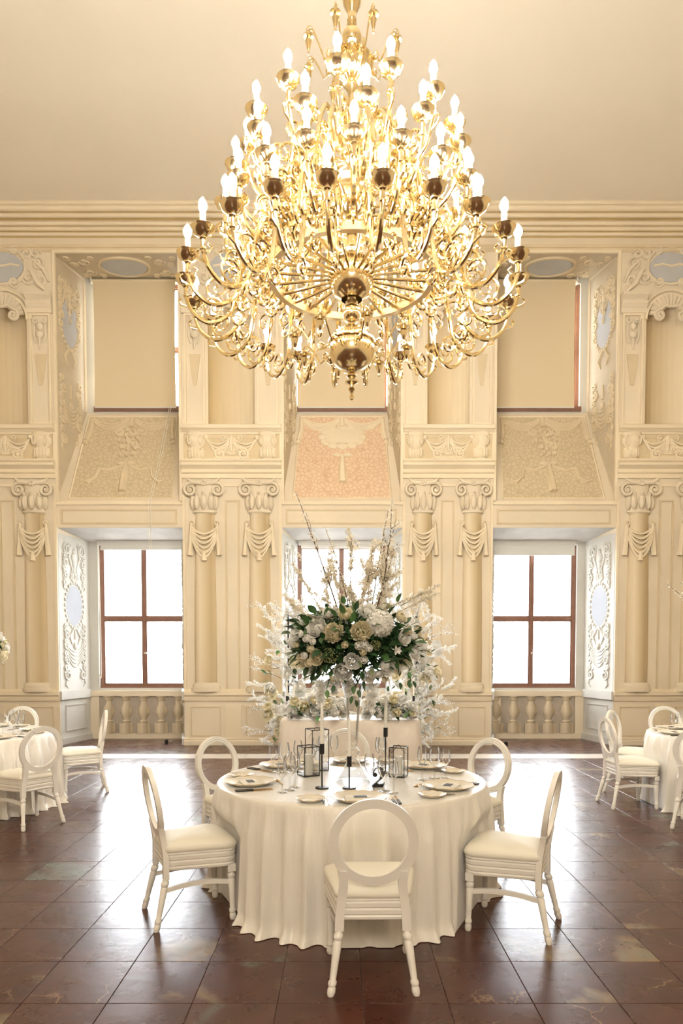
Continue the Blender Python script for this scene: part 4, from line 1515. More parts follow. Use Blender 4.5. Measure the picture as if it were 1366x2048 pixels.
chair0 = make_chair()
learn(chair0)
_first = [True]
SEATS = []


def chair(x, y, face, label):
    """x, y: middle between the rear feet; face: heading in degrees"""
    h = radians(face)
    cx, cy = x + 0.262 * cos(h), y + 0.262 * sin(h)
    if _first[0]:
        c = chair0
        _first[0] = False
    else:
        c = copy_tree(chair0)
    c.location = (cx, cy, 0)
    c.rotation_euler = (0, 0, h - pi / 2)
    c['label'] = label
    SEATS.append((cx, cy, h))
    return c


TC = Vector((0.068, 4.65))      # centre table
chair(0.152, 3.166, 91, 'white round-backed chair nearest the viewer, seen from behind')
chair(-1.162, 4.085, 25.5, 'white round-backed chair seen sideways, near left of the centre table')
chair(1.239, 3.917, 155, 'white round-backed chair seen sideways, near right of the centre table')
chair(-1.02, 5.50, -40, 'white round-backed chair at the far left of the centre table')
chair(1.19, 5.41, 217, 'white round-backed chair at the far right of the centre table')
chair(0.04, 6.08, 270, 'white round-backed chair behind the glass vase on the centre table')
TL = Vector((-4.01, 7.22))      # table cut by the left edge
chair(-2.77, 6.30, 145, 'white round-backed chair before the left table, its back to the viewer')
chair(-2.80, 8.06, 205, 'white round-backed chair seen edge-on at the right of the left table')
chair(-4.06, 8.66, 272, 'white round-backed chair behind the left table, only its back showing')
TR = Vector((4.22, 7.2))        # table cut by the right edge
chair(2.797, 7.197, 2, 'white round-backed chair left of the right table, before its neighbour')
chair(3.20, 8.06, -42, 'white round-backed chair partly hidden at the far left of the right table')
chair(4.11, 8.66, 270, 'white round-backed chair behind the right table, only its back showing')
chair(3.20, 6.10, 52, 'white round-backed chair cut by the right edge of the picture')


# ================================================================== tables and cloths
def outline_round(R, n):
    return [(R * cos(2 * pi * i / n), R * sin(2 * pi * i / n), cos(2 * pi * i / n), sin(2 * pi * i / n)) for i in range(n)]


def outline_rect(hx, hy, r, n):
    pts = []
    segs = [((hx - r, hy), (-(hx - r), hy)), None]
    per = []
    k = n // 4
    corner = [(hx - r, hy - r, 0), (-(hx - r), hy - r, pi / 2), (-(hx - r), -(hy - r), pi), (hx - r, -(hy - r), 3 * pi / 2)]
    out = []
    for q in range(4):
        cx, cy, a0 = corner[q]
        for i in range(10):
            a = a0 + pi / 2 * i / 9
            out.append((cx + r * cos(a), cy + r * sin(a), cos(a), sin(a)))
        nx, ny, na = corner[(q + 1) % 4]
        e = out[-1]
        f_ = (nx + r * cos(na), ny + r * sin(na))
        m = max(2, int(sqrt((e[0] - f_[0]) ** 2 + (e[1] - f_[1]) ** 2) / 0.02))
        for i in range(1, m):
            t = i / m
            out.append((e[0] + (f_[0] - e[0]) * t, e[1] + (f_[1] - e[1]) * t, e[2], e[3]))
    return out


def dent(x, y, z, c):
    """the cloth gives way where a chair is pushed against it"""
    if z > 0.64:
        return x, y
    wz = min(1.0, (0.64 - z) / 0.12)
    for cx, cy, h in SEATS:
        if (cx - c.x) ** 2 + (cy - c.y) ** 2 > 2.3:
            continue
        dx, dy = x + c.x - cx, y + c.y - cy
        ly = dx * cos(h) + dy * sin(h)
        lx = -dx * sin(h) + dy * cos(h)
        if abs(lx) < 0.36 and -0.3 < ly < 0.25:
            wx = 1.0 if abs(lx) < 0.255 else 1 - (abs(lx) - 0.255) / 0.105
            k = (0.25 - ly) * wz * wx
            x, y = x + cos(h) * k, y + sin(h) * k
    return x, y


def cloth(outl, z, seed, amp, flare, nf, m, name, drop_to=0.004, c=Vector((0, 0))):
    rg = random.Random(seed)
    n = len(outl)
    ph = [rg.random() * 6.28 for _ in range(8)]
    mb = MB()
    rings = []
    for k in (0.02, 0.25, 0.5, 0.75, 0.93):
        rings.append([(x * k, y * k, z + 0.0012 * sin(7 * x * k + 3) * sin(9 * y * k)) for x, y, a, b in outl])
    for off, dz in ((-0.008, 0.0), (-0.001, -0.004), (0.004, -0.013)):
        rings.append([(x + a * off, y + b * off, z + dz) for x, y, a, b in outl])
    R_ = 26
    for j in range(1, R_ + 1):
        t = j / R_
        zz = z - 0.013 - (z - 0.013 - drop_to) * t
        ring = []
        for i, (x, y, a, b) in enumerate(outl):
            s = 2 * pi * i / n
            wob = 0.35 * sin(3 * s + ph[0]) + 0.3 * sin(5 * s + ph[1])
            w = (1.9 * (0.5 + 0.5 * cos(nf * s + 4.4 * wob + ph[2])) ** 1.7 - 0.62) * 0.7 + sin(nf * 1.0 * 0.61 * s * 1.0 + ph[3]) * 0.0 + sin((nf // 2 + 2) * s + ph[4]) * 0.42 + sin((nf * 2 + 1) * s + ph[5] + wob) * 0.18 * (1 - t)
            w = w * (0.75 + 0.25 * sin(2 * s + ph[6]))
            A = amp * min(1.0, t * 4) ** 0.9 * (0.5 + 0.5 * t)
            d = 0.006 + flare * t + A * (w * 0.5 + 0.30)
            if t > 0.93:
                d += (t - 0.93) * 0.4 * (1.0 + 0.5 * w)
            lift = 0.0
            if t > 0.9:
                lift = 0.012 * (1 + sin(nf * 0.5 * s + ph[7])) * (1 - t) * 8
            xx, yy = dent(x + a * d, y + b * d, zz, c)
            ring.append((xx, yy, max(drop_to, zz + lift * 0.2)))
        rings.append(ring)
    mb.loft(rings, False)
    mb.f.append(tuple(range(n)))
    return mb.build(name, m, smooth=70)


ZT = 0.76


def round_table(c, R, seed, label_cloth, label_table, nseg=420):
    t = empty('round_table', (c.x, c.y, 0))
    tag(t, label_table, 'table', 'round banquet tables')
    MB().lathe([(0.0, 0.715), (R - 0.02, 0.715), (R - 0.012, 0.72), (R - 0.012, 0.745), (R - 0.02, 0.75), (0.0, 0.75)], 48).build('tabletop', 'twig_pale', t)
    MB().lathe([(0.0, 0.0), (0.28, 0.0), (0.28, 0.02), (0.05, 0.06), (0.04, 0.66), (0.25, 0.715)], 20).build('pedestal', 'black_metal', t)
    cl_ = cloth(outline_round(R, nseg), ZT, seed, 0.115, 0.012, 44, 'velvet_ivory', 'tablecloth', c=c)
    cl_.location = (c.x, c.y, 0)
    tag(cl_, label_cloth, 'tablecloth', 'ivory velvet tablecloths')


round_table(TC, 0.905, 11, 'ivory velvet tablecloth on the centre table', 'round banquet table hidden under the centre tablecloth')
round_table(TL, 0.905, 12, 'ivory velvet tablecloth on the round table cut by the left edge', 'round banquet table hidden under the left tablecloth', 320)
round_table(TR, 0.905, 13, 'ivory velvet tablecloth on the round table cut by the right edge', 'round banquet table hidden under the right tablecloth', 320)
# head table in front of the middle window
HX, HY = 0.11, 9.05
t = empty('head_table', (HX, HY, 0))
tag(t, 'straight head table hidden under the blush cloth before the middle window', 'table')
MB().box(-0.86, 0.86, -0.38, 0.38, 0.715, 0.75).build('tabletop', 'twig_pale', t, smooth=0)
for sx in (-1, 1):
    for sy in (-1, 1):
        MB().box(sx * 0.8 - 0.02, sx * 0.8 + 0.02, sy * 0.33 - 0.02, sy * 0.33 + 0.02, 0, 0.715).build('leg', 'black_metal', t, smooth=0)
hc = cloth(outline_rect(0.89, 0.41, 0.10, 200), ZT, 14, 0.035, 0.03, 20, 'linen_blush', 'tablecloth')
hc.location = (HX, HY, 0)
tag(hc, 'smooth blush tablecloth on the flower-decked head table before the middle window', 'tablecloth')


# ================================================================== table settings
def scallop(mb, R, h, z, n=48, w=0.25, lobes=12):
    """plate with a wavy raised rim"""
    prof = [(0.0, 0.004), (0.55, 0.004), (0.62, 0.006), (0.70, 0.012), (0.99, h), (1.0, h - 0.002), (0.72, 0.003), (0.6, 0.0), (0.0, 0.0)]
    vs, fs = [], []
    for r, zz in prof:
        for i in range(n):
            a = 2 * pi * i / n
            k = 1 + (0.035 * abs(sin(lobes * a / 2)) - 0.02 if r > 0.9 else 0)
            up = (0.004 * abs(sin(lobes * a / 2)) if r > 0.9 else 0)
            vs.append((R * r * k * cos(a), R * r * k * sin(a), z + zz + up))
    for j in range(len(prof) - 1):
        for i in range(n):
            fs.append((j * n + i, j * n + (i + 1) % n, (j + 1) * n + (i + 1) % n, (j + 1) * n + i))
    mb.add(vs, fs)


def rim_tube(R, h, n=48, lobes=12):
    pts = []
    for i in range(n + 1):
        a = 2 * pi * i / n
        k = 1 + 0.035 * abs(sin(lobes * a / 2)) - 0.02
        pts.append((R * k * cos(a), R * k * sin(a), h + 0.004 * abs(sin(lobes * a / 2))))
    return MB().tube(pts, 0.0015, 4, False)


_m = MB()
scallop(_m, 0.163, 0.022, 0)
charger_me = _m.mesh('charger_plate', 'porcelain')
charger_rim = rim_tube(0.163, 0.022).mesh('gold_rim', 'gold_rim')
_m = MB()
scallop(_m, 0.085, 0.016, 0, 36, lobes=9)
bread_me = _m.mesh('bread_plate', 'porcelain')
bread_rim = rim_tube(0.085, 0.016, 36, 9).mesh('gold_rim', 'gold_rim')
menu_me = MB().loft([[(-0.085, -0.055, 0), (0.085, -0.055, 0), (0.085, 0.055, 0), (-0.085, 0.055, 0)], [(-0.083, -0.053, 0.006), (0.083, -0.053, 0.006), (0.083, 0.053, 0.008), (-0.083, 0.053, 0.008)], [(-0.07, -0.045, 0.010), (0.07, -0.045, 0.010), (0.07, 0.045, 0.012), (-0.07, 0.045, 0.012)]]).mesh('napkin', 'paper_white', 30)
card_me = MB().box(-0.037, 0.037, -0.022, 0.022, 0, 0.0025).mesh('place_card', 'card_dark', 0)


def cutlery(kind):
    mb = MB()
    if kind == 'fork':
        mb.sweep([(0, 0, 0), (0, 0, 0.2)], 0.01, 0.004)
        mb = MB()
        mb.loft([[(-0.005, y, z), (0.005, y, z), (0.005, y, z + 0.003), (-0.005, y, z + 0.003)] for y, z in ((-0.095, 0.002), (-0.03, 0.001), (0.03, 0.004), (0.045, 0.004))])
        mb.loft([[(-w, y, z), (w, y, z), (w, y, z + 0.002), (-w, y, z + 0.002)] for y, z, w in ((0.04, 0.004, 0.005), (0.055, 0.003, 0.012), (0.066, 0.003, 0.012))])
        for i in range(4):
            x = -0.0105 + 0.007 * i
            mb.loft([[(x - 0.0016, y, z), (x + 0.0016, y, z), (x + 0.0016, y, z + 0.002), (x - 0.0016, y, z + 0.002)] for y, z in ((0.064, 0.003), (0.085, 0.003), (0.103, 0.006))])
    elif kind == 'knife':
        mb.loft([[(-w, y, 0.0), (w2, y, 0.0), (w2, y, 0.002), (-w, y, 0.002)] for y, w, w2 in ((-0.01, 0.006, 0.006), (0.03, 0.009, 0.006), (0.09, 0.009, 0.005), (0.115, 0.002, 0.003))])
    elif kind == 'spoon':
        mb.loft([[(-0.004, y, z), (0.004, y, z), (0.004, y, z + 0.003), (-0.004, y, z + 0.003)] for y, z in ((-0.08, 0.002), (0.0, 0.001), (0.05, 0.005))])
        mb.ell((0, 0.07, 0.005), (0.017, 0.026, 0.005), 10, 6)
    return mb


fork_me = cutlery('fork').mesh('fork', 'silver_cutlery')
knife_me = cutlery('knife').mesh('blade', 'gold_cutlery')
khandle_me = MB().loft([[(-w, y, 0.0), (w, y, 0.0), (w, y, 0.007), (-w, y, 0.007)] for y, w in ((-0.12, 0.008), (-0.11, 0.009), (-0.03, 0.006), (-0.008, 0.006))]).mesh('handle', 'knife_black')
spoon_me = cutlery('spoon').mesh('spoon', 'gold_cutlery')


def glass_prof(H_, rb, stem):
    """foot, stem, bowl; wall seen as a single skin"""
    b0 = stem
    hb = H_ - stem
    return [(0.0, 0.002), (rb * 0.95, 0.001), (rb, 0.003), (rb * 0.5, 0.006), (0.006, 0.012), (0.0042, 0.03), (0.0042, stem - 0.015), (0.007, stem - 0.005), (0.016, b0 + hb * .04),
            (0.85 * rb, b0 + hb * .20), (1.05 * rb, b0 + hb * .42), (1.0 * rb, b0 + hb * .68), (0.82 * rb, b0 + hb)]


GL = [('water_goblet', glass_prof(0.215, 0.040, 0.085), 'tall rounded water goblet'), ('wine_glass', glass_prof(0.225, 0.033, 0.105), 'tall slender wine glass'), ('white_wine_glass', glass_prof(0.195, 0.030, 0.095), 'small short wine glass')]
GLM = [(n_, MB().lathe(p_, 18).mesh(n_, 'clear_glass'), d_) for n_, p_, d_ in GL]


def thing(name, me, loc, rz, label, cat, group):
    o = obj(name, me, None, loc, (0, 0, rz))
    tag(o, label, cat, group)
    return o


def rimmed(name, me, rim, loc, rz, label, cat, group):
    o = thing(name, me, loc, rz, label, cat, group)
    obj('gold_rim', rim, o)
    return o


def setting(c, deg, where, glasses=(0, 1, 2), r=0.70, gl_t=0.27, gl_n=0.20, rich=True):
    """one place: deg = direction from the table centre to the guest"""
    a = radians(deg)
    out = Vector((cos(a), sin(a)))
    tan = Vector((-sin(a), cos(a)))         # the guest's right hand
    rz = a + pi / 2                          # local +y points to the table centre

    def P(t, n, z=ZT + 0.0008):
        v = c + out * (r - n) + tan * t
        return (v.x, v.y, z)
    rimmed('charger_plate', charger_me, charger_rim, P(0, 0), rz, 'large cream plate with wavy gold rim ' + where, 'plate', 'charger plates')
    thing('napkin', menu_me, P(0, 0, ZT + 0.0085), rz + 0.05, 'folded white napkin lying on the plate ' + where, 'napkin', 'napkins')
    thing('place_card', card_me, P(0.005, 0, ZT + 0.0208), rz + 0.05, 'small dark place card on the napkin ' + where, 'card', 'place cards')
    rimmed('bread_plate', bread_me, bread_rim, P(-0.285, -0.01), rz, 'small cream bread plate with gold rim ' + where, 'plate', 'bread plates')
    if rich:
        thing('dinner_fork', fork_me, P(-0.178, -0.02), rz, 'larger silver fork beside the plate ' + where, 'fork', 'forks')
        thing('salad_fork', fork_me, P(-0.210, -0.025), rz, 'outer silver fork beside the plate ' + where, 'fork', 'forks').scale = (0.9, 0.85, 1)
        for k, (t_, nm) in enumerate(((0.195, 'inner'), (0.222, 'outer'))):
            kn = empty('table_knife', P(t_, -0.01))
            kn.rotation_euler = (0, 0, rz)
            obj('blade', knife_me, kn)
            obj('handle', khandle_me, kn)
            tag(kn, nm + ' gold knife with black handle ' + where, 'knife', 'knives')
        thing('dessert_spoon', spoon_me, P(0.02, 0.195), rz + pi / 2, 'gold dessert spoon above the plate ' + where, 'spoon', 'spoons')
    else:
        kn = empty('table_knife', P(0.2, -0.01))
        kn.rotation_euler = (0, 0, rz)
        obj('blade', knife_me, kn)
        obj('handle', khandle_me, kn)
        tag(kn, 'gold knife with black handle ' + where, 'knife', 'knives')
    for k, g in enumerate(glasses):
        n_, me, d_ = GLM[g]
        t_, nn = ((gl_t, gl_n), (gl_t - 0.085, gl_n + 0.055), (gl_t + 0.055, gl_n - 0.06))[k]
        thing(n_, me, P(t_, nn, ZT + 0.0008), 0, d_ + ' ' + where, 'glass', 'clear stemware')


setting(TC, -87, 'at the place nearest the viewer', gl_t=0.17, gl_n=0.24)
setting(TC, 198, 'near left at the centre table')
setting(TC, -30, 'near right at the centre table')
setting(TC, 138, 'far left at the centre table', gl_t=0.16, gl_n=0.20)
setting(TC, 38, 'far right at the centre table')
setting(TC, 90, 'at the far place behind the vase', gl_t=0.21, gl_n=0.10)
setting(TL, -36, 'at the near right place of the left table', rich=False)
setting(TL, 25, 'at the far right place of the left table', rich=False)
setting(TL, 90, 'at the back place of the left table', rich=False)
setting(TR, 180, 'at the left place of the right table', rich=False)
setting(TR, 134, 'at the far left place of the right table', rich=False)
setting(TR, 90, 'at the back place of the right table', rich=False)
setting(TR, 236, 'at the near left place of the right table', rich=False)


def candlestick(p, hs, hc_, label, k=1.0):
    o = empty('candlestick', (p[0], p[1], ZT + 0.0008))
    tag(o, label, 'candlestick', 'black candlesticks')
    MB().lathe([(0.0, 0.0), (0.042, 0.0), (0.044, 0.003), (0.043, 0.008), (0.006, 0.011), (0.0, 0.011)], 24).build('base', 'black_metal', o)
    MB().lathe([(0.0045, 0.009), (0.0045, hs - 0.06)], 8).build('stem', 'black_metal', o)
    MB().lathe([(0.0045, hs - 0.066), (0.0145, hs - 0.066), (0.0155, hs - 0.06), (0.0155, hs), (0.0125, hs), (0.0125, hs - 0.02), (0.0, hs - 0.02)], 14).build('socket', 'black_metal', o)
    MB().lathe([(0.0115, hs - 0.02), (0.0105, hs + hc_ * .6), (0.0085, hs + hc_ - 0.01), (0.003, hs + hc_), (0.0, hs + hc_)], 12).build('taper_candle', 'wax_white', o)
    MB().lathe([(0.0012, hs + hc_ - .002), (0.001, hs + hc_ + 0.008), (0.0, hs + hc_ + 0.009)], 5).build('wick', 'black_metal', o)


pA, pB, pC = on(644, 1577, ZT), on(698.5, 1577, ZT), on(771, 1546, ZT)
candlestick(pA, 0.285, 0.26, 'black candlestick with white taper, left of the vase beside the small lantern')
candlestick(pB, 0.205, 0.24, 'shortest black candlestick, standing directly before the glass vase')
candlestick(pC, 0.325, 0.22, 'tallest black candlestick with white taper, right of the vase')
for px, py, hs, hc_, lb in ((827, 1436, 0.29, 0.24, 'black candlestick at the right end of the head table'), (808, 1432, 0.25, 0.20, 'black candlestick second from the right on the head table'),
                            (574, 1432, 0.27, 0.2, 'slim candlestick at the left end of the head table'), (588, 1431, 0.24, 0.2, 'slim candlestick second from the left on the head table')):
    candlestick(on(px, py, ZT), hs, hc_, lb)


def lantern(p, w, h, rz, label, ch=0.15):
    o = empty('lantern', (p[0], p[1], ZT + 0.001))
    o.rotation_euler = (0, 0, rz)
    tag(o, label, 'lantern', 'black wire lanterns')
    q = w / 2
    cs = [(-q, -q), (q, -q), (q, q), (-q, q)]
    MB().box(-q, q, -q, q, 0, 0.006).build('base_plate', 'black_metal', o, smooth=0)
    for x, y in cs:
        MB().tube([(x, y, 0.003), (x, y, h)], 0.0032, 4).build('upright', 'black_metal', o, smooth=0)
    for i in range(4):
        a, b = cs[i], cs[(i + 1) % 4]
        MB().tube([(a[0], a[1], h), (b[0], b[1], h)], 0.0032, 4).build('top_rail', 'black_metal', o, smooth=0)
        MB().quad((a[0], a[1], 0.006), (b[0], b[1], 0.006), (b[0], b[1], h), (a[0], a[1], h)).build('pane', 'clear_glass', o, smooth=0)
    MB().tube(smoothed([(-q, 0, h * .78), (-q * .6, 0.01, h * .9), (0, 0, h + 0.014), (q * .6, -0.01, h * .9), (q, 0, h * .78)], 5), 0.0018, 4).build('handle', 'black_metal', o)
    MB().lathe([(0.0, 0.006), (w * .27, 0.006), (w * .27, ch - 0.005), (w * .25, ch), (0.0, ch - 0.004)], 20).build('pillar_candle', 'wax_white', o)


lantern(on(617, 1551, ZT), 0.115, 0.205, 0.5, 'small black wire lantern with pillar candle, left of the vase', 0.15)
lantern(on(634, 1540, ZT), 0.13, 0.30, 0.45, 'tall black wire lantern with pillar candle behind the small one', 0.15)
lantern(on(797, 1553, ZT), 0.105, 0.205, -0.35, 'small black wire lantern with pillar candle, right of the vase', 0.14)

# table number 2, a black cut-out figure
nb = MB()
p2 = smoothed([(-0.030, 0, 0.078), (-0.033, 0, 0.098), (-0.016, 0, 0.122), (0.010, 0, 0.122), (0.026, 0, 0.100), (0.024, 0, 0.075), (0.008, 0, 0.050), (-0.018, 0, 0.026), (-0.036, 0, 0.012)], 6)
ws = []
k = len(p2)
for i in range(k):
    t = i / (k - 1)
    ws.append(0.006 + 0.020 * max(0, sin(pi * min(1, max(0, (t - 0.28) / 0.5)))) ** 1.2)
rings = []
for i in range(k):
    tg = (p2[min(i + 1, k - 1)] - p2[max(i - 1, 0)]).normalized()
    nn = Vector((-tg.z, 0, tg.x)) * ws[i] / 2
    a, b = p2[i] + nn, p2[i] - nn
    rings.append([(a.x, -0.012, a.z), (b.x, -0.012, b.z), (b.x, 0.012, b.z), (a.x, 0.012, a.z)])
nb.loft(rings)
num = empty('table_number', tuple(on(757, 1574, ZT + 0.001)), 0.12)
tag(num, 'black cut-out table number two standing before the right lantern', 'table number')
nb.build('figure_stroke', 'black_metal', num, smooth=30)
MB().lathe([(0.0, -0.012), (0.014, -0.012), (0.014, 0.012), (0.0, 0.012)], 16).map(lambda p: (p[0] - 0.024, p[2], p[1] + 0.080)).build('figure_ball', 'black_metal', num)
MB().plate([(-0.040, 0.0), (0.030, 0.0), (0.040, 0.030), (0.030, 0.022), (0.006, 0.020), (-0.022, 0.027), (-0.040, 0.012)], -0.012, 0.012).build('figure_foot', 'black_metal', num, smooth=0)


# ================================================================== vase, flowers, branches
RG = random.Random(77)


def petal(mb, base, az, tilt, length, width, cup, curl, heart=0.0):
    """one cupped petal growing from base; az heading, tilt from the vertical"""
    rows, cols = 4, 3
    g = []
    for j in range(rows + 1):
        t = j / rows
        th = tilt + curl * t * t
        # along the petal
        u = length * (t - 0.12 * t * t)
        r_ = u * sin(tilt + curl * t * 0.6)
        z_ = u * cos(tilt + curl * t * 0.6)
        w = width * (0.35 + 0.65 * sin(pi * (0.15 + 0.75 * t))) * (1 if t < 0.9 else 0.8)
        row = []
        for i in range(cols + 1):
            s = 2 * i / cols - 1
            cr = r_ - cup * (s * s) * width * 0.9
            x, y = cr, s * w * 0.5
            row.append((base[0] + x * cos(az) - y * sin(az), base[1] + x * sin(az) + y * cos(az), base[2] + z_ - 0.06 * length * (s * s) * t))
        g.append(row)
    vs = [p for r in g for p in r]
    n = cols + 1
    fs = [(j * n + i, j * n + i + 1, (j + 1) * n + i + 1, (j + 1) * n + i) for j in range(rows) for i in range(cols)]
    mb.add(vs, fs)


def rose_mesh(name, m, seed, layers, core=0.3, ruf=0.03):
    """globe of overlapping cupped petals: (count, radius, rim angle from the top, half width, curl)"""
    rg = random.Random(seed)
    mb = MB()
    az = 0
    for cnt, rl, rim, hw_, curl in layers:
        for i in range(cnt):
            a0 = az + 2 * pi * i / cnt + rg.uniform(-.2, .2)
            rm = rim * rg.uniform(.85, 1.15)
            rr = rl * rg.uniform(.94, 1.06)
            off = rg.uniform(-.04, .08)
            rows, cols = 5, 5
            vs, fs = [], []
            for j in range(rows + 1):
                t = j / rows
                for q in range(cols + 1):
                    s_ = 2 * q / cols - 1
                    top = rm + 0.45 * s_ * s_ * (1.4 - rm * .5)
                    ph = 2.3 + (top - 2.3) * t
                    r = rr * (1 + off + curl * t ** 4 * (1 - .3 * s_ * s_) + ruf * sin(6 * s_ + i * 1.7) * (t ** 2 + .3))
                    a = a0 + s_ * hw_ * (0.45 + .55 * sin(pi * min(1, .2 + .7 * t)))
                    vs.append((r * sin(ph) * cos(a), r * sin(ph) * sin(a), r * cos(ph) * .85))
            n = cols + 1
            for j in range(rows):
                for q in range(cols):
                    fs.append((j * n + q, j * n + q + 1, (j + 1) * n + q + 1, (j + 1) * n + q))
            mb.add(vs, fs)
        az += 0.75
    mb.ell((0, 0, 0.0), (core, core, core), 10, 8)
    mb.lathe([(0.0, -0.95), (0.18, -0.9), (0.35, -0.7), (0.3, -0.55)], 7)
    return mb.mesh(name, m, 70)


RL = [(3, .30, .25, .9, .1), (3, .44, .38, .9, .12), (4, .58, .55, .8, .18), (4, .74, .80, .8, .25), (5, .88, 1.05, .75, .32), (5, .98, 1.35, .75, .30)]
ROSE = [rose_mesh('garden_rose', mm, k, RL) for k, mm in ((1, 'petal_white'), (2, 'petal_cream'), (3, 'petal_white'))]
PL = [(5, .30, .30, .7, .10), (6, .45, .45, .62, .12), (6, .60, .60, .62, .15), (7, .74, .80, .6, .18), (7, .88, 1.0, .6, .22), (7, 1.0, 1.3, .6, .22)]
PEONY = [rose_mesh('peony', mm, k, PL, 0.32, 0.08) for k, mm in ((11, 'petal_cream'), (12, 'petal_white'))]
BUD = [rose_mesh('spray_rose', mm, k, [(3, .4, .2, 1.0, .1), (4, .65, .4, .8, .12), (5, .9, .7, .8, .18)], 0.45) for k, mm in ((21, 'petal_white'), (22, 'petal_cream'))]


def tulip():
    mb = MB()
    for i in range(6):
        petal(mb, (0.05 * cos(i * pi / 3), 0.05 * sin(i * pi / 3), -0.2), i * pi / 3, 0.55 + 0.35 * (i % 2), 1.2, 0.6, .3, 0.2)
    mb.ell((0, 0, 0.1), (0.12, 0.12, 0.25), 6, 4)
    return mb.mesh('open_tulip', 'petal_white', 60)


TULIP = tulip()


def umbel():
    mb = MB()
    rg = random.Random(4)
    for i in range(90):
        a, t = rg.random() * 2 * pi, rg.random() ** 0.5
        x, y = t * cos(a), t * sin(a)
        z = 0.45 * (1 - t * t)
        mb.ell((x, y, z + rg.uniform(-.05, .08)), (0.085, 0.085, 0.07), 5, 3)
        if i % 3 == 0:
            mb.tube([(0, 0, -0.5), (x * .8, y * .8, z - .05)], 0.012, 3, False)
    return mb.mesh('green_umbel', 'umbel_green', 60)


UMBEL = umbel()


def hydrangea():
    """ball of ruffled florets"""
    mb = MB()
    rg = random.Random(9)
    mb.ell((0, 0, 0), (.78, .78, .7), 12, 8)
    for i in range(110):
        z = 1 - 1.75 * (i + .5) / 110
        a = i * 2.39996
        r = sqrt(1 - z * z)
        n_ = Vector((r * cos(a), r * sin(a), z))
        u = n_.orthogonal().normalized()
        v = n_.cross(u)
        c_ = n_ * rg.uniform(.82, .92)
        for k in range(4):
            b = k * pi / 2 + rg.random()
            d = u * cos(b) + v * sin(b)
            e = u * cos(b + pi / 2) + v * sin(b + pi / 2)
            mb.add([c_, c_ + (d + e) * .12 + n_ * .05, c_ + d * .24 + n_ * rg.uniform(.02, .16), c_ + (d - e) * .12 + n_ * .05], [(0, 1, 2, 3)])
    return mb.mesh('hydrangea', 'petal_white', 60)


HYD = hydrangea()


def leaf_mesh(name, m, wd=0.5, fold=0.12, droop=0.25):
    mb = MB()
    k = 6
    vs, fs = [], []
    for j in range(k + 1):
        t = j / k
        w = wd * 0.5 * (sin(pi * t ** 0.8) ** 0.9 if 0 < t < 1 else 0.02)
        z = 0.15 * t - droop * t * t
        vs += [(t, -w, z + fold * w * 2), (t, 0, z), (t, w, z + fold * w * 2)]
    for j in range(k):
        fs += [(j * 3, j * 3 + 1, j * 3 + 4, j * 3 + 3), (j * 3 + 1, j * 3 + 2, j * 3 + 5, j * 3 + 4)]
    mb.add(vs, fs)
    return mb.mesh(name, m, 60)


LEAF = [leaf_mesh('leaf', 'leaf_green', 0.55), leaf_mesh('leaf', 'leaf_dark', 0.5), leaf_mesh('leaf', 'leaf_dark', 0.38), leaf_mesh('leaf', 'leaf_pale', 0.35)]


def aim(d, roll=0.0):
    """rotation that turns local +z to direction d"""
    q = Vector(d).normalized().to_track_quat('Z', 'Y')
    e = (q.to_matrix() @ Matrix.Rotation(roll, 3, 'Z')).to_euler()
    return e


def aim_x(d, roll=0.0):
    q = Vector(d).normalized().to_track_quat('X', 'Z')
    return (q.to_matrix() @ Matrix.Rotation(roll, 3, 'X')).to_euler()


def blossom(mb, c, r, rg):
    nrm = Vector((rg.uniform(-1, 1), rg.uniform(-1, 1), rg.uniform(-.6, 1))).normalized()
    u = nrm.orthogonal().normalized()
    v = nrm.cross(u)
    vs = [c]
    for i in range(5):
        a = 2 * pi * i / 5 + rg.random() * .3
        d1 = u * cos(a) + v * sin(a)
        d0 = u * cos(a - .5) + v * sin(a - .5)
        d2 = u * cos(a + .5) + v * sin(a + .5)
        vs += [c + d0 * r * .75 + nrm * r * .25, c + d1 * r + nrm * r * .35, c + d2 * r * .75 + nrm * r * .25]
    fs = []
    for i in range(5):
        b = 1 + i * 3
        fs += [(0, b, b + 1, b + 2)]
    mb.add(vs, fs)


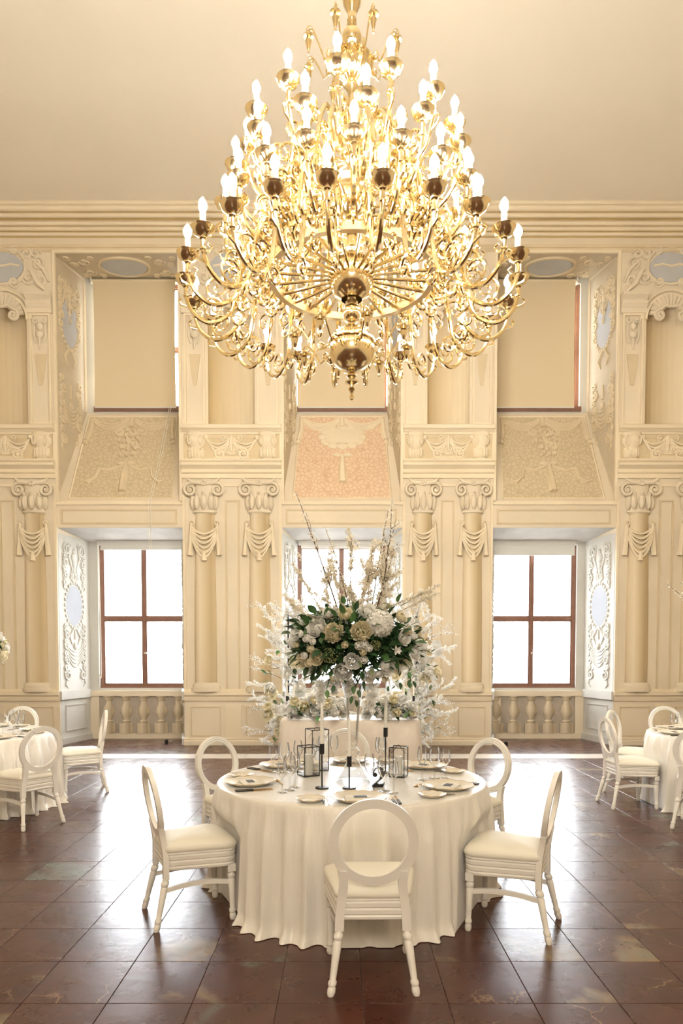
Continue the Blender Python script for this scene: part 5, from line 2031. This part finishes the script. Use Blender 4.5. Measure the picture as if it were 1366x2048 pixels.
def branch_mesh(seed, length, bend, twigs, dens, r_b, thick=0.005, bare=0.0, wild=0.06):
    """flowering branch along +z: wood mesh and blossom mesh"""
    rg = random.Random(seed)
    wood, flo = MB(), MB()
    n = 12
    d = Vector((0, 0, 1))
    p = Vector((0, 0, 0))
    pts = [p.copy()]
    side = Vector((bend, rg.uniform(-.2, .2) * bend, 0))
    for i in range(n):
        d = (d + side / n + Vector((rg.uniform(-1, 1), rg.uniform(-1, 1), 0)) * wild).normalized()
        p = p + d * length / n
        pts.append(p.copy())
    wood.tube(pts, [thick * (1 - .75 * i / n) for i in range(n + 1)], 5)
    segs = [(pts, bare)]
    for k in range(twigs):
        i = rg.randint(max(2, int(n * bare)), n - 1)
        q = pts[i].copy()
        dd = (pts[i] - pts[i - 1]).normalized() + Vector((rg.uniform(-1, 1), rg.uniform(-1, 1), rg.uniform(-.2, .6)))
        tp = [q.copy()]
        L = length * rg.uniform(.12, .28)
        for j in range(5):
            dd = (dd.normalized() + Vector((rg.uniform(-1, 1), rg.uniform(-1, 1), rg.uniform(-.6, 1))) * .25).normalized()
            q = q + dd * L / 5
            tp.append(q.copy())
        wood.tube(tp, [thick * .45 * (1 - .7 * j / 5) for j in range(6)], 4)
        segs.append((tp, 0.0))
    for tp, b0 in segs:
        L = sum((tp[i + 1] - tp[i]).length for i in range(len(tp) - 1))
        for _ in range(int(L * dens)):
            t = rg.uniform(b0, 1.0) * (len(tp) - 1.001)
            i = int(t)
            c = tp[i].lerp(tp[i + 1], t - i) + Vector((rg.gauss(0, 1), rg.gauss(0, 1), rg.gauss(0, 1))) * r_b * .9
            blossom(flo, c, r_b * rg.uniform(.7, 1.2), rg)
    return wood, flo


def branch_pair(seed, m_w, m_f, **k):
    w, f = branch_mesh(seed, **k)
    return w.mesh('branch', m_w, 60), f.mesh('blossoms', m_f, 0)


def put_branch(pair, parent, loc, d, roll=0.0, sc=1.0):
    b = obj('branch', pair[0], parent, loc, aim(d, roll), (sc, sc, sc))
    f = obj('blossoms', pair[1], b)
    f['kind'] = 'stuff'
    return b


# ---- trumpet vase on the centre table
VP = on(706, 1563, ZT)
VX, VY = VP.x, VP.y
vz = [(0.118, 0.0), (0.120, 0.004), (0.105, 0.02), (0.075, 0.07), (0.045, 0.125), (0.030, 0.150), (0.022, 0.160), (0.034, 0.172), (0.046, 0.19), (0.046, 0.205), (0.034, 0.222), (0.022, 0.232), (0.027, 0.245),
      (0.033, 0.28), (0.038, 0.36), (0.046, 0.46), (0.060, 0.58), (0.085, 0.68), (0.112, 0.73), (0.109, 0.732), (0.080, 0.68), (0.055, 0.58), (0.040, 0.46), (0.031, 0.36), (0.024, 0.28), (0.0, 0.262)]
vo = MB().lathe(vz, 32).build('trumpet_vase', 'vase_glass', loc=(VX, VY, ZT + 0.0008))
tag(vo, 'tall clear glass trumpet vase holding the flowers on the centre table', 'vase')

# ---- the big bouquet
AC = Vector((VX, VY + 0.02, at(706, 1288, VY).z))         # middle of the flower ball
RX, RZ_ = 0.44, 0.27


def ball_y(p, k=0.92):
    """depth of the front of the flower ball under a point of the picture"""
    q = ((p.x - AC.x) / RX) ** 2 + ((p.z - AC.z) / RZ_) ** 2
    return AC.y - k * 0.38 * sqrt(max(0.02, 1 - min(q, .98)))


def bouquet(origin):
    """foliage core shared by the bouquets: leaves in all directions"""
    return origin


BQ = empty('flower_arrangement', (VX, VY, ZT + 0.735))
tag(BQ, 'big bouquet of white roses, peonies and greenery with tall blossoming twigs in the trumpet vase', 'flowers', 'table bouquets')
BO = Vector(BQ.location)
BIG = [(763, 1243, 33, 'hydrangea', 1), (737, 1218, 19, 'rose', 0), (666, 1263, 22, 'peony', 0), (631, 1252, 22, 'peony', 1), (724, 1261, 23, 'peony', 0), (704, 1323, 16, 'rose', 0), (631, 1315, 16, 'rose', 1),
       (658, 1312, 19, 'umbel', 0), (684, 1346, 20, 'peony', 1), (778, 1336, 18, 'rose', 2), (804, 1338, 14, 'tulip', 0), (795, 1301, 14, 'tulip', 0), (835, 1306, 14, 'rose', 0), (648, 1342, 12, 'umbel', 0),
       (600, 1322, 14, 'rose', 1), (812, 1275, 15, 'rose', 0), (840, 1262, 13, 'rose', 1), (690, 1225, 15, 'rose', 1), (655, 1222, 14, 'rose', 0), (778, 1210, 13, 'umbel', 0), (752, 1290, 13, 'umbel', 0),
       (805, 1232, 13, 'rose', 1), (822, 1330, 14, 'umbel', 0), (740, 1352, 15, 'rose', 0)]
for px, py, rp, ty, k in BIG:
    p = at(px, py, VY - 0.3)
    y = ball_y(p)
    p = at(px, py, y)
    r = 0.88 * rp / F * y
    d = Vector((p.x - AC.x, (p.y - AC.y) * 1.4, p.z - AC.z + 0.08)).normalized()
    me = {'hydrangea': HYD, 'rose': ROSE[k % 3], 'peony': PEONY[k % 2], 'umbel': UMBEL, 'tulip': TULIP}[ty]
    sc = r / (1.0 if ty != 'peony' else 1.05)
    obj({'hydrangea': 'hydrangea', 'rose': 'garden_rose', 'peony': 'peony', 'umbel': 'green_umbel', 'tulip': 'open_tulip'}[ty], me, BQ, p - BO - d * sc * .3, aim(d, RG.random() * 6), (sc, sc, sc))
for px, py in ((626, 1283), (621, 1297), (609, 1311), (614, 1277), (717, 1292), (729, 1289), (738, 1297), (726, 1304), (727.5, 1320), (744, 1349), (758, 1349), (770.6, 1358), (740, 1361), (817, 1261), (827.5, 1272), (838, 1284.5),
               (617, 1326), (593, 1290), (600, 1268), (730, 1275), (690, 1290), (850, 1295), (845, 1320), (700, 1362), (665, 1358)):
    p = at(px, py, VY - 0.3)
    y = ball_y(p, 1.0)
    p = at(px, py, y)
    d = Vector((p.x - AC.x, (p.y - AC.y) * 1.2, p.z - AC.z + 0.1)).normalized()
    sc = RG.uniform(7, 9) / F * y
    obj('spray_rose', BUD[RG.randint(0, 1)], BQ, p - BO, aim(d, RG.random() * 6), (sc, sc, sc))
# back and sides of the ball (seen from other places, and between the blooms)
for k in range(26):
    a = RG.uniform(-0.15, pi + 0.15)
    e = RG.uniform(-.7, 1.1)
    d = Vector((cos(a) * cos(e), sin(a) * cos(e), sin(e)))
    p = AC + Vector((d.x * RX * .9, d.y * .36, d.z * RZ_ * .9))
    sc = RG.uniform(.045, .07)
    ty = RG.randint(0, 3)
    obj('garden_rose' if ty < 3 else 'peony', ROSE[ty] if ty < 3 else PEONY[1], BQ, p - BO, aim(d, RG.random() * 6), (sc, sc, sc))


def leafage(root, centre, n, rx, ry, rz, lo, hi, front=0.5):
    for k in range(n):
        a = RG.uniform(pi, 2 * pi) if RG.random() < front else RG.uniform(0, 2 * pi)
        e = RG.gauss(0, .55)
        d = Vector((cos(a) * cos(e), sin(a) * cos(e), sin(e)))
        f_ = RG.uniform(.6, 1.0)
        p = centre + Vector((d.x * rx * f_, d.y * ry * f_, d.z * rz * f_))
        dd = (d + Vector((RG.gauss(0, .45), RG.gauss(0, .45), RG.gauss(0, .45)))).normalized()
        sc = RG.uniform(lo, hi)
        obj('leaf', LEAF[RG.choice((0, 0, 1, 1, 1, 2, 2, 3))], root, p - Vector(root.location), aim_x(dd, RG.uniform(-1, 1)), (sc, sc, sc))


leafage(BQ, AC, 280, RX, 0.36, RZ_, 0.06, 0.10, 0.62)
# larger leaves that stick out at the left and the upper right
for px, py, dx, dz in ((600, 1300, -1, .1), (590, 1308, -1, -.1), (597, 1318, -.8, -.4), (605, 1288, -.9, .3), (795, 1205, .3, 1), (800, 1214, .8, .5), (686, 1230, -.2, 1), (703, 1245, .3, 1), (712, 1222, .1, .8), (830, 1285, 1, 0), (842, 1300, 1, -.3), (783, 1292, 1, .2),
                       (668, 1370, -.2, -1), (662, 1362, -.6, -1), (706, 1372, .1, -1), (716, 1380, .3, -1), (704, 1392, -.2, -1), (712, 1400, .1, -1), (655, 1380, 0, -1), (815, 1350, .6, -1), (826, 1362, .4, -1), (800, 1365, .1, -1)):
    p = at(px, py, VY - 0.22)
    sc = RG.uniform(.06, .09) if dz > -.9 else RG.uniform(.045, .06)
    obj('leaf', LEAF[RG.choice((0, 1, 1))], BQ, p - BO, aim_x((dx, -.5, dz), RG.uniform(-.5, .5)), (sc, sc, sc))
# fine fern filling between the blooms: nobody could count it
fm = MB()
for k in range(2600):
    a, e = RG.uniform(0, 2 * pi), RG.gauss(0, .6)
    f_ = RG.uniform(.25, .84)
    p = AC - BO + Vector((cos(a) * cos(e) * RX * f_, sin(a) * cos(e) * .36 * f_, sin(e) * RZ_ * f_))
    dd = Vector((cos(a) + RG.gauss(0, .5), sin(a) + RG.gauss(0, .5), RG.gauss(0, .7))).normalized() * RG.uniform(.04, .08)
    w = dd.cross(Vector((RG.gauss(0, 1), RG.gauss(0, 1), RG.gauss(0, 1)))).normalized() * RG.uniform(.008, .018)
    fm.add([p, p + dd * .5 + w, p + dd, p + dd * .5 - w], [(0, 1, 2, 3)])
f_ = fm.build('fern_filling', 'leaf_dark', BQ, smooth=0)
f_['kind'] = 'stuff'
st_ = MB()
for k in range(14):
    a = 2 * pi * k / 14
    st_.tube([(0.012 * cos(a * 3), 0.012 * sin(a * 3), -0.12), (0.05 * cos(a), 0.05 * sin(a), -0.04), (0.16 * cos(a), 0.14 * sin(a), AC.z - BO.z)], 0.0035, 4)
st_ = st_.build('stems', 'leaf_pale', BQ)
st_['kind'] = 'stuff'
# tall twigs
TALL = [branch_pair(31, 'twig_brown', 'blossom_cream', length=1.0, bend=-.15, twigs=4, dens=95, r_b=.011, thick=.007, bare=.25, wild=.05),
        branch_pair(32, 'twig_brown', 'blossom_cream', length=0.95, bend=.3, twigs=9, dens=95, r_b=.012, thick=.007, bare=.15, wild=.08),
        branch_pair(33, 'twig_brown', 'blossom_cream', length=0.6, bend=.2, twigs=9, dens=240, r_b=.013, thick=.005, bare=.1, wild=.09),
        branch_pair(34, 'twig_brown', 'blossom_cream', length=0.55, bend=-.5, twigs=7, dens=280, r_b=.013, thick=.005, bare=.05, wild=.1)]


def tall(px0, py0, px1, py1, pair, L, y0=0.0, y1=0.0, roll=0.0):
    a, b = at(px0, py0, VY + y0), at(px1, py1, VY + y1)
    d = b - a
    put_branch(pair, BQ, a - BO, d, roll, d.length / L)


tall(680, 1235, 603, 966, TALL[0], 1.0, 0, .05)
tall(748, 1230, 826, 1002, TALL[1], .95, .05, .1, 1.0)
tall(740, 1235, 775, 1005, TALL[0], 1.0, .1, .15, 2.0)
tall(700, 1225, 668, 1055, TALL[0], 1.0, .1, .2, 2.5)
for a_ in ((690, 1230, 652, 1125, 2, .6), (700, 1225, 690, 1090, 2, .6), (715, 1225, 745, 1075, 3, .55), (730, 1225, 770, 1110, 2, .6), (665, 1235, 615, 1110, 3, .55), (750, 1230, 815, 1120, 3, .55), (720, 1225, 715, 1110, 3, .55), (660, 1240, 585, 1150, 2, .6),
           (745, 1235, 850, 1160, 2, .6), (680, 1230, 640, 1165, 3, .55), (705, 1225, 725, 1150, 3, .55), (735, 1228, 790, 1160, 2, .6), (770, 1240, 868, 1190, 2, .6), (640, 1250, 560, 1190, 2, .6), (695, 1228, 672, 1160, 2, .6), (755, 1230, 800, 1085, 3, .55)):
    tall(a_[0], a_[1], a_[2], a_[3], TALL[a_[4]], a_[5], RG.uniform(-.1, .15), RG.uniform(-.1, .35), RG.random() * 6)
# hanging strands of pale petals
for px, y0_, y1_ in ((643, 1362, 1412), (671, 1358, 1388), (746, 1368, 1418), (699, 1360, 1392)):
    a, b = at(px, y0_, VY - .12), at(px - 3, y1_, VY - .12)
    hm = MB()
    for k in range(int((y1_ - y0_) * 2.6)):
        t = RG.random()
        c_ = a.lerp(b, t) + Vector((RG.gauss(0, .016), RG.gauss(0, .016), 0)) * (1.1 - .6 * t)
        blossom(hm, c_ - BO, RG.uniform(.014, .022), RG)
    h_ = hm.build('hanging_blossom_strand', 'blossom_white', BQ, smooth=0)
    h_['kind'] = 'stuff'


# ---- bouquets of the two outer tables, mostly outside the picture
def side_bouquet(c, tall_twigs, label_v, label_b, flowers_left):
    v = vo.copy()
    COL.objects.link(v)
    v.location = (c.x, c.y, ZT + 0.0008)
    tag(v, label_v, 'vase')
    b = empty('flower_arrangement', (c.x, c.y, ZT + 0.735))
    tag(b, label_b, 'flowers', 'table bouquets')
    ac = Vector((c.x, c.y, AC.z))
    for k in range(46):
        a, e = RG.uniform(0, 2 * pi), RG.gauss(0.1, .6)
        d = Vector((cos(a) * cos(e), sin(a) * cos(e), sin(e)))
        p = ac + Vector((d.x * RX, d.y * .42, d.z * RZ_))
        sc = RG.uniform(.03, .075)
        obj('garden_rose', ROSE[RG.randint(0, 2)], b, p - Vector(b.location), aim(d, RG.random() * 6), (sc, sc, sc))
    leafage(b, ac, 70, RX, .42, RZ_, .08, .13, .3)
    for k in range(tall_twigs):
        a = RG.uniform(0, 2 * pi) if k > 4 else pi + RG.uniform(-.6, .6)
        d = Vector((cos(a) * .9, sin(a) * .5, RG.uniform(.4, 1.3)))
        put_branch(TALL[RG.randint(0, 3)], b, ac - Vector(b.location) + Vector((0, 0, .1)), d, RG.random() * 6, RG.uniform(.8, 1.1))


side_bouquet(TL, 3, 'glass trumpet vase on the left table, outside the picture', 'white flower bouquet peeping in at the left edge above the left table', True)
side_bouquet(TR + Vector((.02, 0)), 9, 'glass trumpet vase on the right table, outside the picture', 'bouquet whose twigs reach in at the right edge above the right table', False)

# ---- blossoming thickets either side of the head table
THK = [branch_pair(51, 'twig_pale', 'blossom_white', length=0.8, bend=.5, twigs=7, dens=220, r_b=.017, thick=.006, bare=.05, wild=.10),
       branch_pair(52, 'twig_pale', 'blossom_white', length=0.7, bend=-.4, twigs=8, dens=240, r_b=.017, thick=.006, bare=.05, wild=.12),
       branch_pair(53, 'twig_brown', 'blossom_white', length=0.9, bend=.9, twigs=8, dens=55, r_b=.014, thick=.006, bare=.2, wild=.12),
       branch_pair(54, 'twig_pale', 'blossom_white', length=0.6, bend=.3, twigs=6, dens=300, r_b=.018, thick=.005, bare=.05, wild=.10)]


def cg(m, sd):
    return m + max(-1.5, min(1.5, RG.gauss(0, 1))) * sd


def thicket(px_c, sgn, label):
    base = at(px_c, 1400, 10.05)
    t_ = empty('blossom_thicket', (base.x, 10.05, 0))
    tag(t_, label, 'flowers', 'blossoming thickets beside the head table')
    o = Vector(t_.location)
    MB().lathe([(0.0, 0.0), (0.16, 0.0), (0.16, 0.012), (0.02, 0.02), (0.012, 0.03), (0.012, 2.25), (0.0, 2.26)], 12).build('stand', 'black_metal', t_)
    for k in range(140):
        z = RG.uniform(0.25, 2.2) if k < 100 else RG.uniform(1.2, 2.25)
        w = .13 + .10 * sin(pi * z / 2.6)
        x = cg(0, w) + (.10 * sgn if z > 1.2 else 0)
        y = cg(0, .08)
        a = RG.uniform(0, 2 * pi)
        up = RG.uniform(-.2, .9) if z < 1.7 else RG.uniform(.2, 1.2)
        d = Vector((cos(a) * .8 - sgn * .15, sin(a) * .35, up))
        put_branch(THK[RG.choice((0, 1, 1, 0, 2, 3, 3))], t_, (x, y, z), d, RG.random() * 6, RG.uniform(.35, .62))
    # long bare twigs that arch out to the side
    for k in range(9):
        z = RG.uniform(.2, 1.9)
        d = Vector((-sgn * RG.uniform(.6, 1), RG.uniform(-.4, .4), RG.uniform(-.1, .8)))
        put_branch(THK[2], t_, (-sgn * .1, cg(0, .1), z), d, RG.random() * 6, RG.uniform(.4, .65))
    for k in range(26):
        z = RG.uniform(.5, 1.75)
        x = cg(0, .22) + .06 * sgn
        sc = RG.uniform(.05, .085)
        d = Vector((cg(0, .5), -1, cg(.2, .4)))
        y = -.22 + cg(0, .06)
        obj('garden_rose', ROSE[RG.randint(0, 2)], t_, (x, y, z), aim(d, RG.random() * 6), (sc, sc, sc))
    for k in range(70):
        z = RG.uniform(.25, 1.75)
        x = cg(0, .24) + .06 * sgn
        d = Vector((cg(0, .7), -.5, cg(0, .6)))
        sc = RG.uniform(.09, .15)
        obj('leaf', LEAF[RG.choice((0, 1, 2, 3, 3))], t_, (x, -.12 + cg(0, .1), z), aim_x(d, RG.uniform(-1, 1)), (sc, sc, sc))


thicket(577, 1, 'thicket of white blossom and roses at the left end of the head table')
thicket(832, -1, 'thicket of white blossom and roses at the right end of the head table')


# ---- flower garlands on the head table
def garland(x0, x1, label):
    xc = (x0 + x1) / 2
    g = empty('table_garland', (xc, HY - .30, ZT + 0.001))
    tag(g, label, 'flowers', 'garlands on the head table')
    hw_ = (x1 - x0) / 2
    for k in range(64):
        x = RG.uniform(-hw_, hw_)
        z = RG.uniform(0.03, .30) * (1 - .35 * abs(x) / hw_)
        y = RG.uniform(-.12, .10) - .05
        sc = RG.uniform(.035, .065)
        d = Vector((RG.gauss(0, .4), -1, RG.gauss(.5, .5)))
        obj('garden_rose', ROSE[RG.choice((0, 0, 1, 2, 2))], g, (x, y, z + .02), aim(d, RG.random() * 6), (sc, sc, sc))
    for k in range(46):
        x = RG.uniform(-hw_, hw_)
        d = Vector((RG.gauss(0, .8), -.8, RG.gauss(0.1, .5)))
        sc = RG.uniform(.07, .13)
        obj('leaf', LEAF[RG.choice((0, 1, 1, 2))], g, (x, RG.uniform(-.16, .02), RG.uniform(.05, .2)), aim_x(d, RG.uniform(-1, 1)), (sc, sc, sc))
    for k in range(12):
        d = Vector((RG.gauss(0, .7), -.4, RG.uniform(.1, 1)))
        put_branch(THK[RG.choice((1, 3))], g, (RG.uniform(-hw_, hw_), 0, .08), d, RG.random() * 6, RG.uniform(.25, .45))


garland(-.68, .05, 'white and cream flower garland along the left half of the head table')
garland(.30, .92, 'white and cream flower garland along the right half of the head table')
